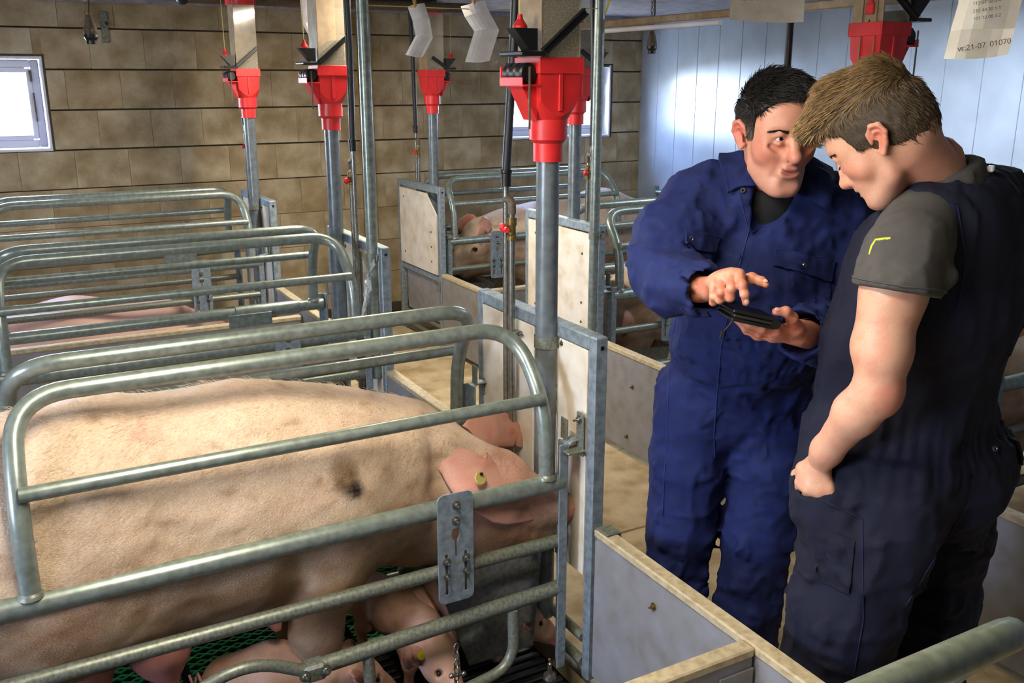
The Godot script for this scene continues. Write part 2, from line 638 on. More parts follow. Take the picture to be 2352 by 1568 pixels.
func window(k: int, r: Rect2, z: float):
	var c := r.get_center()
	var o := Node3D.new()
	o.name = "window_%d" % k
	add_child(o)
	o.position = Vector3(c.x, c.y, z)
	o.set_meta("kind", "structure")
	o.set_meta("label", "small white framed window in the block wall over the crates" if k == 1 else "small white framed window behind the big red hopper")
	var w := r.size.x
	var h := r.size.y
	var lin := g_new()   # plastic lining of the opening
	for s in [-1.0, 1.0]:
		lin.box(Vector3(s * (w / 2 - 0.009), 0, -0.08), Vector3(0.018, h, 0.2), 0.003)
		lin.box(Vector3(0, s * (h / 2 - 0.009), -0.08), Vector3(w - 0.036, 0.018, 0.2), 0.003)
	put("window_lining", lin, M.white, o)
	var fr := g_new()
	for s in [-1.0, 1.0]:
		fr.box(Vector3(s * (w / 2 - 0.045), 0, -0.1), Vector3(0.05, h - 0.04, 0.05), 0.006)
		fr.box(Vector3(0, s * (h / 2 - 0.045), -0.1), Vector3(w - 0.14, 0.05, 0.05), 0.006)
	put("window_frame", fr, M.white, o)
	var sash := g_new()
	for s in [-1.0, 1.0]:
		sash.box(Vector3(s * (w / 2 - 0.085), 0, -0.085), Vector3(0.03, h - 0.15, 0.03), 0.004)
		sash.box(Vector3(0, s * (h / 2 - 0.085), -0.085), Vector3(w - 0.2, 0.03, 0.03), 0.004)
	put("sash", sash, M.white, o)
	put("pane", g_new().box(Vector3(0, 0, -0.09), Vector3(w - 0.18, h - 0.18, 0.006)), M.glass, o)
	put("hinge", g_new().box(Vector3(w / 2 - 0.075, h / 2 - 0.12, -0.06), Vector3(0.018, 0.07, 0.02), 0.004).box(Vector3(w / 2 - 0.07, -0.02, -0.06), Vector3(0.012, 0.18, 0.012), 0.003), M.plug, o)
	put("window_trim", g_new().box(Vector3(0, h / 2 + 0.006, 0.012), Vector3(w + 0.03, 0.012, 0.03), 0.002).box(Vector3(w / 2 + 0.006, 0, 0.012), Vector3(0.012, h, 0.03), 0.002), M.mortar, o)


func side_window(k: int, at: Vector3, turn: float):
	var o := Node3D.new()
	o.name = "window_%d" % k
	add_child(o)
	o.position = at
	o.rotation.y = turn
	o.set_meta("kind", "structure")
	o.set_meta("label", "wide daylight window outside the picture")
	var fr := g_new()
	for s in [-1.0, 1.0]:
		fr.box(Vector3(s * 0.725, 0, 0), Vector3(0.05, 0.9, 0.08), 0.006)
		fr.box(Vector3(0, s * 0.425, 0), Vector3(1.4, 0.05, 0.08), 0.006)
	fr.box(Vector3(0, 0, 0), Vector3(0.04, 0.8, 0.06), 0.006)
	put("window_frame", fr, M.white, o)
	for s in [-1.0, 1.0]:
		put("pane", g_new().box(Vector3(s * 0.36, 0, 0), Vector3(0.68, 0.8, 0.006)), M.glass, o)


# ------------------------------------------------------------------ pens
func pens():
	# crates of the row whose sows face the aisle from the window-1 side, then the row across the aisle
	var c1 := crate(Vector3(1.33, 0, -2.43), 0.0, 0.0, "galvanised farrowing crate round the big standing sow, closest to the two men", true)
	crate(Vector3(1.33, 0, -4.03), 0.0, 0.045, "empty galvanised farrowing crate between the big sow and the crate by the block wall", false)
	crate(Vector3(1.33, 0, -5.82), 0.0, 0.045, "galvanised farrowing crate against the block wall, round the pink pig lying down", false)
	crate(Vector3(2.62, 0, -5.94), PI, 0.045, "galvanised crate round the sow that looks out beside the chamfered white board", false)
	crate(Vector3(2.66, 0, -4.09), PI, 0.045, "galvanised crate round the sow half hidden behind the pointing man", false)
	crate(Vector3(2.62, 0, -2.24), PI, 0.045, "galvanised crate whose rails show behind the back of the young man", false)
	crate(Vector3(1.21, 0, -0.5), 0.0, 0.0, "dusty crate of which only a bent tube end shows below the young man", false)
	gate(Vector3(1.41, 0, -2.41), 0.72, 1.0, 0, "galvanised gate frame with white boards in front of the big sow")
	gate(Vector3(1.41, 0, -4.03), 0.72, 1.0, 1, "galvanised gate frame with a torn plastic bag hung on it")
	gate(Vector3(1.41, 0, -5.8), 0.7, 1.0, 1, "galvanised gate frame by the block wall behind the middle crate")
	gate(Vector3(2.55, 0, -5.94), 0.72, -1.0, 2, "galvanised gate frame with a white board that has a cut corner")
	gate(Vector3(2.55, 0, -4.09), 0.72, -1.0, 3, "galvanised gate frame with a plain white board behind the red hopper post")
	gate(Vector3(2.55, 0, -2.24), 0.72, -1.0, 3, "galvanised gate frame hidden behind the man in overalls")
	# low plastic walls
	wall_z(1.41, -2.035, -0.2, 0.52, "grey plastic pen wall with a dusty top in front of the man's legs", [Vector2(-1.75, 0.42), Vector2(-1.1, 0.12), Vector2(-0.9, 0.4)])
	wall_z(1.41, -3.66, -2.79, 0.55, "white edged pen wall between the big sow's gate and the gate with the bag", [Vector2(-3.3, 0.3)])
	wall_z(1.41, -5.44, -4.4, 0.58, "short pen wall between the middle gate and the gate by the block wall", [])
	wall_z(2.55, -5.57, -4.46, 0.52, "grey pen wall running from the cut-corner gate towards the hopper post", [Vector2(-5.4, 0.3), Vector2(-4.7, 0.3)])
	wall_z(2.55, -3.72, -2.61, 0.52, "long pale pen wall right behind the man in overalls", [Vector2(-3.42, 0.36), Vector2(-3.1, 0.42), Vector2(-3.13, 0.12), Vector2(-3.45, 0.1)])
	wall_z(2.55, -1.87, 0.4, 0.52, "dark grey pen wall beside the young man's legs", [Vector2(-1.42, 0.26)])
	wall_x(-1.2, 1.385, -1.39, 0.52, "cross wall with dusty top joining the pen wall below the young man", true)
	wall_x(-1.2, 1.385, -3.17, 0.5, "grey cross wall behind the big sow's crate", false)
	wall_x(-1.2, 1.385, -4.93, 0.52, "grey cross wall between the middle crate and the pink pig", false)
	wall_x(2.575, 4.98, -5.0, 0.52, "grey cross wall beside the sow that looks out", false)
	wall_x(2.575, 4.98, -3.16, 0.52, "grey cross wall behind the man in overalls", false)
	wall_x(2.575, 4.98, -1.3, 0.52, "grey cross wall beyond the young man", false)
	trough(Vector3(1.16, 0, -2.44), 1.0, "stainless trough under the big sow's snout")
	trough(Vector3(1.16, 0, -4.03), 1.0, "stainless trough in the empty middle crate")
	trough(Vector3(2.8, 0, -5.94), -1.0, "stainless trough in front of the sow that looks out")
	trough(Vector3(2.86, 0, -4.05), -1.0, "stainless trough beside the man's sleeve")
	grid_floor()
	chain(Vector3(0.963, 0.255, -2.075))
	bag_on_gate()
	lid(Vector3(1.415, 0.52, -2.0))
	if c1:
		pass


func wall_z(x: float, z0: float, z1: float, h: float, label: String, bolts: Array):
	var t := thing("pen_wall", label, "pen wall", Vector3(x, 0, (z0 + z1) / 2), "low plastic pen walls")
	var l := z1 - z0
	put("board", g_new().box(Vector3(0, (h - 0.02) / 2 + 0.02, 0), Vector3(0.036, h - 0.04, l), 0.003), M.pvc, t)
	put("edge_strip", g_new().box(Vector3(0, h - 0.012, 0), Vector3(0.044, 0.024, l), 0.004), M.pvc_edge, t)
	for b in bolts:
		for s in [-1.0, 1.0]:
			nut(t, Vector3(s * 0.018, b.y, b.x - t.position.z), Vector3(s, 0, 0), 1.0, M.brass)


func wall_x(x0: float, x1: float, z: float, h: float, label: String, bracket: bool):
	var t := thing("pen_wall", label, "pen wall", Vector3((x0 + x1) / 2, 0, z), "low plastic pen walls")
	var l := x1 - x0
	put("board", g_new().box(Vector3(0, (h - 0.02) / 2 + 0.02, 0), Vector3(l, h - 0.04, 0.036), 0.003), M.pvc, t)
	put("edge_strip", g_new().box(Vector3(0, h - 0.012, 0), Vector3(l, 0.024, 0.044), 0.004), M.pvc_edge, t)
	if bracket:
		put("corner_bracket", g_new().box(Vector3(l / 2 - 0.05, h / 2 - 0.02, 0.021), Vector3(0.1, h - 0.06, 0.005), 0.002), M.pvc, t)


func gate(at: Vector3, w: float, side: float, style: int, label: String):
	# side +1: the sow stands towards -X; the aisle is on the other side
	var t := thing("pen_gate", label, "gate", at, "upright gates at the heads of the crates")
	var h := 1.085
	for s in [-1.0, 1.0]:
		put("post", g_new().box(Vector3(0, h / 2, s * (w / 2 - 0.018)), Vector3(0.042, h, 0.036), 0.004), M.frame, t)
	put("top_bar", g_new(0.9).box(Vector3(0, h - 0.021, 0), Vector3(0.044, 0.042, w - 0.072), 0.004), M.frame, t)
	put("middle_bar", g_new(0.6).box(Vector3(0, 0.4 if style < 2 else 0.47, 0), Vector3(0.03, 0.035, w - 0.072), 0.003), M.frame, t)
	var bx := -side * 0.012
	if style == 0:
		put("board", g_new().box(Vector3(bx, 0.71, -0.16), Vector3(0.012, 0.66, 0.35), 0.002), M.board, t)
		put("board", g_new().box(Vector3(bx, 0.69, 0.235), Vector3(0.012, 0.7, 0.16), 0.002), M.board, t)
		put("stay", g_new(0.5).box(Vector3(bx - 0.005, 0.7, 0.085), Vector3(0.02, 0.68, 0.05), 0.003), M.galv_dirty, t)
		for y in [0.97, 0.55]:
			nut(t, Vector3(bx - 0.016, y, 0.085), Vector3(-1, 0, 0), 1.1)
	elif style == 1:
		put("board", g_new().box(Vector3(bx, 0.73, 0), Vector3(0.012, 0.64, w - 0.08), 0.002), M.board, t)
		put("stay", g_new(0.5).box(Vector3(bx - 0.005, 0.7, 0.1), Vector3(0.02, 0.66, 0.04), 0.003), M.galv_dirty, t)
	else:
		var a := w / 2 - 0.04
		var poly := PackedVector2Array([Vector2(-a, 0.5), Vector2(a, 0.5), Vector2(a, 1.035), Vector2(-a, 1.035)])
		if style == 2:
			poly = PackedVector2Array([Vector2(-a, 0.5), Vector2(a - 0.02, 0.5), Vector2(a - 0.02, 0.9), Vector2(a - 0.18, 1.03), Vector2(-a, 1.03)])
		# the board's plane stands across x: its drawing x runs along z
		var f := Transform3D(Basis(Vector3(0, 0, 1), Vector3(0, 1, 0), Vector3(-1, 0, 0)), Vector3(-0.017, 0, 0))
		put("board", g_new().prism(poly, 0.012, f), M.board, t)
		for p in [Vector2(-a + 0.08, 0.58), Vector2(a - 0.1, 0.58), Vector2(-a + 0.08, 0.97), Vector2(a - 0.1, 0.78 if style == 2 else 0.93), Vector2(a - 0.1, 0.68)]:
			nut(t, Vector3(-0.023, p.y, p.x), Vector3(-1, 0, 0), 0.8, M.plug, true)
		put("lower_board", g_new().box(Vector3(0.012, 0.3, 0.02), Vector3(0.012, 0.28, w - 0.12), 0.002), M.pvc, t)
		put("hinge", g_new().box(Vector3(-0.024, 0.43, w / 2 - 0.02), Vector3(0.014, 0.06, 0.03), 0.003), M.galv_dirty, t)
	for y in [0.045, 0.13]:
		put("floor_rail", g_new(0.9).tube([Vector3(bx, y, -w / 2 + 0.04), Vector3(bx, y, w / 2 - 0.04)], 0.016, 10), M.galv_dirty, t)
	# the holed end cap of the post that stands towards the men, and the latch
	put("post_cap", g_new().box(Vector3(0, h - 0.03, w / 2 + 0.001), Vector3(0.012, 0.012, 0.003), 0.002), M.black, t)
	var lt := g_new(0.5)
	var lz := w / 2 - 0.055
	lt.box(Vector3(-side * 0.03, 0.79, lz), Vector3(0.006, 0.13, 0.036), 0.002)
	lt.box(Vector3(-side * 0.055, 0.745, lz), Vector3(0.06, 0.008, 0.05), 0.003)
	put("latch_bracket", lt, M.galv_dirty, t)
	nut(t, Vector3(-side * 0.033, 0.835, lz), Vector3(-side, 0, 0), 1.2)


func plate_csg(parent: Node, at: Vector3):
	# the slotted adjusting plate: cut out of sheet by boolean
	var k := CSGCombiner3D.new()
	k.name = "adjusting_plate"
	k.position = at
	var poly := CSGPolygon3D.new()
	poly.name = "sheet"
	var w := 0.053
	var h := 0.163
	var c := 0.016
	poly.polygon = PackedVector2Array([Vector2(-w, -h + c), Vector2(-w + 0.005, -h + 0.005), Vector2(-w + c, -h), Vector2(w - c, -h), Vector2(w - 0.005, -h + 0.005), Vector2(w, -h + c), Vector2(w, h - c), Vector2(w - 0.005, h - 0.005), Vector2(w - c, h), Vector2(-w + c, h), Vector2(-w + 0.005, h - 0.005), Vector2(-w, h - c)])
	poly.depth = 0.005
	poly.position.z = 0.0025
	poly.material = M.frame
	k.add_child(poly)
	for s in [-1.0, 1.0]:
		var b := CSGBox3D.new()
		b.name = "slot"
		b.operation = CSGShape3D.OPERATION_SUBTRACTION
		b.size = Vector3(0.0095, 0.125, 0.03)
		b.position = Vector3(s * 0.029, -0.075, 0)
		b.material = M.frame
		k.add_child(b)
	var key := CSGPolygon3D.new()
	key.name = "keyhole"
	key.operation = CSGShape3D.OPERATION_SUBTRACTION
	key.polygon = PackedVector2Array([Vector2(-0.0025, -0.025), Vector2(0.0025, -0.025), Vector2(0.004, 0.022), Vector2(0.013, 0.037), Vector2(0.013, 0.052), Vector2(0.008, 0.06), Vector2(-0.008, 0.06), Vector2(-0.013, 0.052), Vector2(-0.013, 0.037), Vector2(-0.004, 0.022)])
	key.depth = 0.03
	key.position.z = 0.015
	key.material = M.frame
	k.add_child(key)
	parent.add_child(k, true)
	return k


func crate(at: Vector3, turn: float, dh: float, label: String, front: bool) -> Node3D:
	# head end at the origin, the sow's body lies towards -x
	var t := thing("farrowing_crate", label, "crate", at, "farrowing crates of galvanised tube", turn)
	var yb := 0.645 + dh * 1.6
	var yl := 0.456 + dh * 1.6
	var yt := 1.075 + dh * 0.8
	var y2 := 0.9 + dh * 1.4
	for s in [-1.0, 1.0]:
		var z: float = s * 0.3
		var hoop := fillet([Vector3(-0.045, yb, z), Vector3(-0.045, y2 - 0.02, z * 0.96), Vector3(-0.06, yt, s * 0.125), Vector3(-1.36, yt, s * 0.125), Vector3(-1.375, y2 - 0.02, z * 0.96), Vector3(-1.375, yb, z)], 0.16, 9)
		put("top_hoop", g_new(0.95).tube(hoop, 0.0225, 14), M.galv, t)
		put("upper_rail", g_new(0.8).tube([Vector3(-0.05, y2, s * 0.285), Vector3(-1.37, y2, s * 0.285)], 0.0175, 12), M.galv, t)
		put("middle_rail", g_new(0.7).tube([Vector3(0.0, yb, z), Vector3(-2.2, yb, z)], 0.0265, 16), M.galv, t)
		put("lower_rail", g_new(0.7).tube([Vector3(0.0, yl, z), Vector3(-2.2, yl, z)], 0.0195, 12), M.galv_dirty, t)
		# welded collars
		for p in [Vector3(-0.045, yb + 0.02, z), Vector3(-1.375, yb + 0.02, z)]:
			put("weld", g_new().lathe([Vector2(0.0225, 0.014), Vector2(0.027, 0.008), Vector2(0.03, 0.0)], Transform3D(Basis(), p), 12), M.galv_dirty, t)
		# bottom bar with bent fingers that keep piglets clear
		var zb: float = s * 0.315
		if front:
			put("bottom_rail", g_new(0.5).tube([Vector3(0, 0.3, z), Vector3(-0.74, 0.285, zb)], 0.0225, 12), M.galv_dirty, t)
			put("finger", g_new(0.5).tube(fillet([Vector3(-0.165, 0.28, zb), Vector3(-0.165, 0.1, zb + s * 0.01), Vector3(-0.56, 0.075, zb + s * 0.05)], 0.16, 8), 0.0165, 10), M.galv_dirty, t)
			put("finger", g_new(0.5).tube([Vector3(-0.61, 0.28, zb), Vector3(-0.61, 0.02, zb + s * 0.02)], 0.0165, 10), M.galv_dirty, t)
			put("finger", g_new(0.5).tube(fillet([Vector3(-0.76, 0.27, zb), Vector3(-0.92, 0.36, zb), Vector3(-1.2, 0.27, zb), Vector3(-1.5, 0.25, zb)], 0.12, 6), 0.0165, 10), M.galv_dirty, t)
			put("clamp", g_new().box(Vector3(-0.76, 0.28, zb), Vector3(0.06, 0.05, 0.05), 0.008), M.galv_dirty, t)
			nut(t, Vector3(-0.735, 0.285, zb + s * 0.025), Vector3(0, 0.2, s), 1.4)
			nut(t, Vector3(-0.79, 0.285, zb + s * 0.025), Vector3(0, 0.2, s), 1.4)
		else:
			put("bottom_rail", g_new(0.5).tube([Vector3(0, 0.31, z), Vector3(-2.2, 0.29, z)], 0.02, 10), M.galv_dirty, t)
		# flat end post whose top is bent over towards the gate
		var ep := g_new(0.5)
		ep.box(Vector3(0.012, 0.4, z - s * 0.004), Vector3(0.008, 0.73, 0.048), 0.002)
		ep.box(Vector3(-0.0, 0.4, z + s * 0.018), Vector3(0.03, 0.73, 0.006), 0.002)
		ep.tube(fillet([Vector3(0.012, 0.72, z), Vector3(0.014, 0.768, z), Vector3(0.078, 0.768, z)], 0.025, 5), 0.023, 8, true, 0.22)
		put("end_post", ep, M.frame, t)
		put("hook_plate", g_new().box(Vector3(0.02, 0.8, z - s * 0.012), Vector3(0.004, 0.065, 0.036), 0.001), M.galv_dirty, t)
		put("pin", g_new().tube([Vector3(0.06, 0.78, z), Vector3(0.06, 0.725, z)], 0.006, 8), M.galv_dirty, t)
		# adjusting plate with its nuts
		if absf(dh) < 0.01 or s * cos(turn) > 0:
			var pc := Vector3(-0.351, yb - 0.11, z + s * 0.03)
			plate_csg(t, pc)
			var o := Vector3(0, 0, s)
			var q := pc + Vector3(0, 0, s * 0.003)
			nut(t, q + Vector3(0.002, 0.128, 0), o, 1.15)
			nut(t, q + Vector3(0.0, 0.083, 0), o, 1.15)
			nut(t, q + Vector3(-0.029, -0.035, 0), o, 1.1)
			nut(t, q + Vector3(0.029, -0.035, 0), o, 1.1)
			nut(t, q + Vector3(-0.029, -0.08, 0), o, 1.0)
			nut(t, q + Vector3(0.029, -0.075, 0), o, 1.0)
			put("plate_bracket", g_new().box(pc + Vector3(0, -0.06, -s * 0.015), Vector3(0.09, 0.05, 0.02), 0.003), M.galv_dirty, t)
		# rear upright
		put("rear_post", g_new(0.6).tube([Vector3(-2.17, 0.0, z), Vector3(-2.17, yb + 0.2, z)], 0.022, 10), M.galv, t)
	put("rear_bar", g_new(0.9).tube([Vector3(-2.17, yb + 0.15, -0.3), Vector3(-2.17, yb + 0.15, 0.3)], 0.02, 10), M.galv, t)
	if not front and turn == 0.0 and at.z < -2.0:
		put("sleeve", g_new(0.3).tube([Vector3(-0.42, yb, -0.3), Vector3(-0.12, yb, -0.3)], 0.032, 14), M.galv, t)
		put("sleeve_plate", g_new(0.4).box(Vector3(-0.36, yb - 0.03, -0.262), Vector3(0.2, 0.06, 0.005), 0.002), M.galv, t)
	return t


func trough(at: Vector3, side: float, label: String):
	var t := thing("feeding_trough", label, "trough", at)
	# an open bin: sloping front towards the sow, flat sides
	var poly := PackedVector2Array([Vector2(-0.2 * side, 0.395), Vector2(-0.1 * side, 0.08), Vector2(0.12 * side, 0.08), Vector2(0.15 * side, 0.42)])
	for z in [-0.245, 0.245]:
		put("trough_side", g_new().prism(poly, 0.004, xf(Vector3(0, 0, z))), M.stainless, t)
	var pan := g_new()
	for i in 3:
		var a := poly[i]
		var b := poly[i + 1]
		var d := (b - a).normalized()
		pan.quad(Vector3(a.x, a.y, -0.243), Vector3(b.x, b.y, -0.243), Vector3(b.x, b.y, 0.243), Vector3(a.x, a.y, 0.243), Vector3(-d.y, d.x, 0))
		pan.quad(Vector3(a.x, a.y - 0.003, -0.243), Vector3(b.x, b.y - 0.003, -0.243), Vector3(b.x, b.y - 0.003, 0.243), Vector3(a.x, a.y - 0.003, 0.243), Vector3(d.y, -d.x, 0))
	put("trough_pan", pan, M.stainless, t)
	put("trough_rim", g_new().tube([Vector3(poly[0].x, poly[0].y, -0.245), Vector3(poly[0].x, poly[0].y, 0.245)], 0.006, 8), M.stainless, t)
	put("feed", g_new().box(Vector3(0.01 * side, 0.13, 0), Vector3(0.22, 0.06, 0.46), 0.02), M.feed, t)


func grid_floor():
	# three strips of floor: green plastic mesh beyond the sow, black slats under her and under the piglets
	var la := ["bright green plastic mesh floor on the far side of the big sow", "black slatted floor with orange clips under the big sow's belly", "black slatted floor under the piglets, next to the dusty pen wall"]
	var slat := g_new().box(Vector3.ZERO, Vector3(0.495, 0.022, 0.024), 0.004).mesh()
	var ribs := g_new().box(Vector3.ZERO, Vector3(0.02, 0.03, 0.57), 0.004).mesh()
	var clips := g_new().box(Vector3.ZERO, Vector3(0.07, 0.018, 0.026), 0.004).mesh()
	for j in 3:
		var t := thing("floor_grate", la[j], "floor grate", Vector3(0, 0, -2.855 + 0.58 * j))
		for i in 5:
			var x := -0.95 + 0.51 * i
			if j == 0:
				var g := g_new()
				for a in 14:
					for s in [-1.0, 1.0]:
						var p := []
						for k in 13:
							p.append(Vector3(x - 0.24 + 0.04 * k, -0.006, -0.27 + 0.04 * a + s * 0.012 * cos(PI * k)))
						g.tube(p, 0.0045, 5, false)
				put("green_mesh", g, M.green, t)
				for z in [-0.275, 0.275]:
					put("rim", g_new().box(Vector3(x, -0.012, z), Vector3(0.5, 0.024, 0.02), 0.004), M.green, t)
				continue
			for k in 16:
				put("slat", slat, M.slat, t, xf(Vector3(x, -0.012, -0.27 + 0.036 * k)))
			for k in 5:
				put("cross_rib", ribs, M.slat, t, xf(Vector3(x - 0.235 + 0.1175 * k, -0.026, 0)))
			if j == 1:
				for k in 4:
					if rng.randf() < 0.8:
						put("orange_clip", clips, M.orange, t, xf(Vector3(x - 0.19 + 0.12 * k, -0.003, -0.262)))
			elif i == 4:
				for k in 5:
					put("orange_clip", clips, M.orange, t, xf(Vector3(x - 0.16 + 0.045 * k + 0.03 * (k % 2), -0.005, 0.1 + 0.036 * (k % 3)), Vector3(0, PI / 2 if k % 2 else 0.0, 0)))
	var dr := thing("drinker", "small steel nipple drinker on the floor beside the gate post", "drinker", Vector3(1.3, 0, -2.125))
	put("drinker_foot", g_new().lathe([Vector2(0, 0), Vector2(0.022, 0), Vector2(0.018, 0.012), Vector2(0, 0.014)], Transform3D(), 14), M.stainless, dr)
	put("nipple", g_new().lathe([Vector2(0, 0.01), Vector2(0.007, 0.01), Vector2(0.007, 0.05), Vector2(0.004, 0.053), Vector2(0.004, 0.065), Vector2(0, 0.066)], Transform3D(), 10), M.stainless, dr)


func chain(at: Vector3):
	var t := thing("chain", "short steel chain with a shackle hanging from the bottom rail over a piglet", "chain", at)
	for k in 7:
		var p := []
		for i in 11:
			var a := TAU * i / 10
			p.append(Vector3(cos(a) * 0.0085, sin(a) * 0.015, 0))
		var g := g_new().tube(p, 0.0024, 6, false)
		put("link", g, M.stainless, t, xf(Vector3(0, -0.014 - 0.024 * k, 0), Vector3(0, PI / 2 * (k % 2) + 0.4, 0.1 * sin(k * 2.0))))
	put("shackle", g_new().tube([Vector3(-0.018, -0.095, 0.004), Vector3(0.02, -0.1, 0.004)], 0.005, 8).ball(Vector3(-0.018, -0.095, 0.004), Vector3.ONE * 0.008).ball(Vector3(0.02, -0.1, 0.004), Vector3.ONE * 0.008), M.stainless, t)


func bag_on_gate():
	# crumpled clear plastic caught on the second gate
	var g := g_new()
	var rows := []
	for i in 15:
		var row := []
		var v := i / 14.0
		for k in 9:
			var u := k / 8.0
			var w := lerpf(0.05, 0.16, pow(v, 0.7)) * (1.0 - 0.55 * smoothstep(0.75, 1.0, v))
			var p := Vector3(-0.015 - 0.1 * v * u + 0.03 * noise.get_noise_2d(u * 5, v * 6), -0.3 * v + 0.03 * noise.get_noise_2d(u * 4 + 9, v * 5), (u - 0.5) * w + 0.045 * noise.get_noise_2d(u * 6 + 3, v * 7))
			row.append(p)
		rows.append(row)
	for i in 14:
		for k in 8:
			var a: Vector3 = rows[i][k]
			var b: Vector3 = rows[i][k + 1]
			var c: Vector3 = rows[i + 1][k + 1]
			var d: Vector3 = rows[i + 1][k]
			g.quad(a, b, c, d, (b - a).cross(d - a).normalized())
	var o := put("plastic_bag", g, M.bag, null, xf(Vector3(1.385, 1.03, -3.74)))
	tag(o, "torn clear plastic bag caught on the gate of the empty middle crate", "plastic bag")


func lid(at: Vector3):
	var o := put("wall_clip", g_new(0.9).box(Vector3(0, 0.004, 0), Vector3(0.05, 0.008, 0.055), 0.003).box(Vector3(0.024, -0.012, 0), Vector3(0.004, 0.03, 0.055), 0.001).box(Vector3(0, -0.014, -0.027), Vector3(0.05, 0.04, 0.004), 0.001), M.galv_dirty, null, xf(at))
	tag(o, "small galvanised clip over the end of the dusty pen wall", "clip")


# ------------------------------------------------------------------ feed, water, things that hang
func hoppers():
	hopper(Vector3(1.365, 0, -2.275), 1.0, 1.0, 0.0, 2.3, "large red feed hopper on a grey drop pipe, closest one, by the window")
	hopper(Vector3(1.365, 0, -4.17), 1.0, 0.97, 0.0, 1.93, "red feed hopper next to the tall galvanised pole")
	hopper(Vector3(1.365, 0, -5.69), 1.0, 0.97, 0.0, 1.87, "red feed hopper over the crate by the block wall, beside the small window")
	hopper(Vector3(2.6, 0, -5.82), -1.0, 0.97, 0.0, 1.84, "red feed hopper under the hanging receipts, with its lever pointing down")
	hopper(Vector3(2.6, 0, -4.07), -1.0, 0.97, 0.0, 2.0, "feed hopper almost hidden behind the large red one")
	hopper(Vector3(2.6, 0, -2.24), -1.0, 1.0, 0.12, 1.98, "dusty feed dispenser tube marked 4 between the two men")


func facet(g: G, a: PackedVector3Array, b: PackedVector3Array):
	for k in a.size():
		var l := (k + 1) % a.size()
		var m := (a[k] + b[l]) / 2
		var nn := (a[l] - a[k]).cross(b[k] - a[k])
		if nn.length() < 1e-9:
			nn = (b[l] - b[k]).cross(b[k] - a[k])
		nn = nn.normalized()
		if nn.dot(Vector3(m.x, 0, m.z)) + nn.y * -0.001 < 0:
			nn = -nn
		g.quad(a[k], a[l], b[l], b[k], nn)


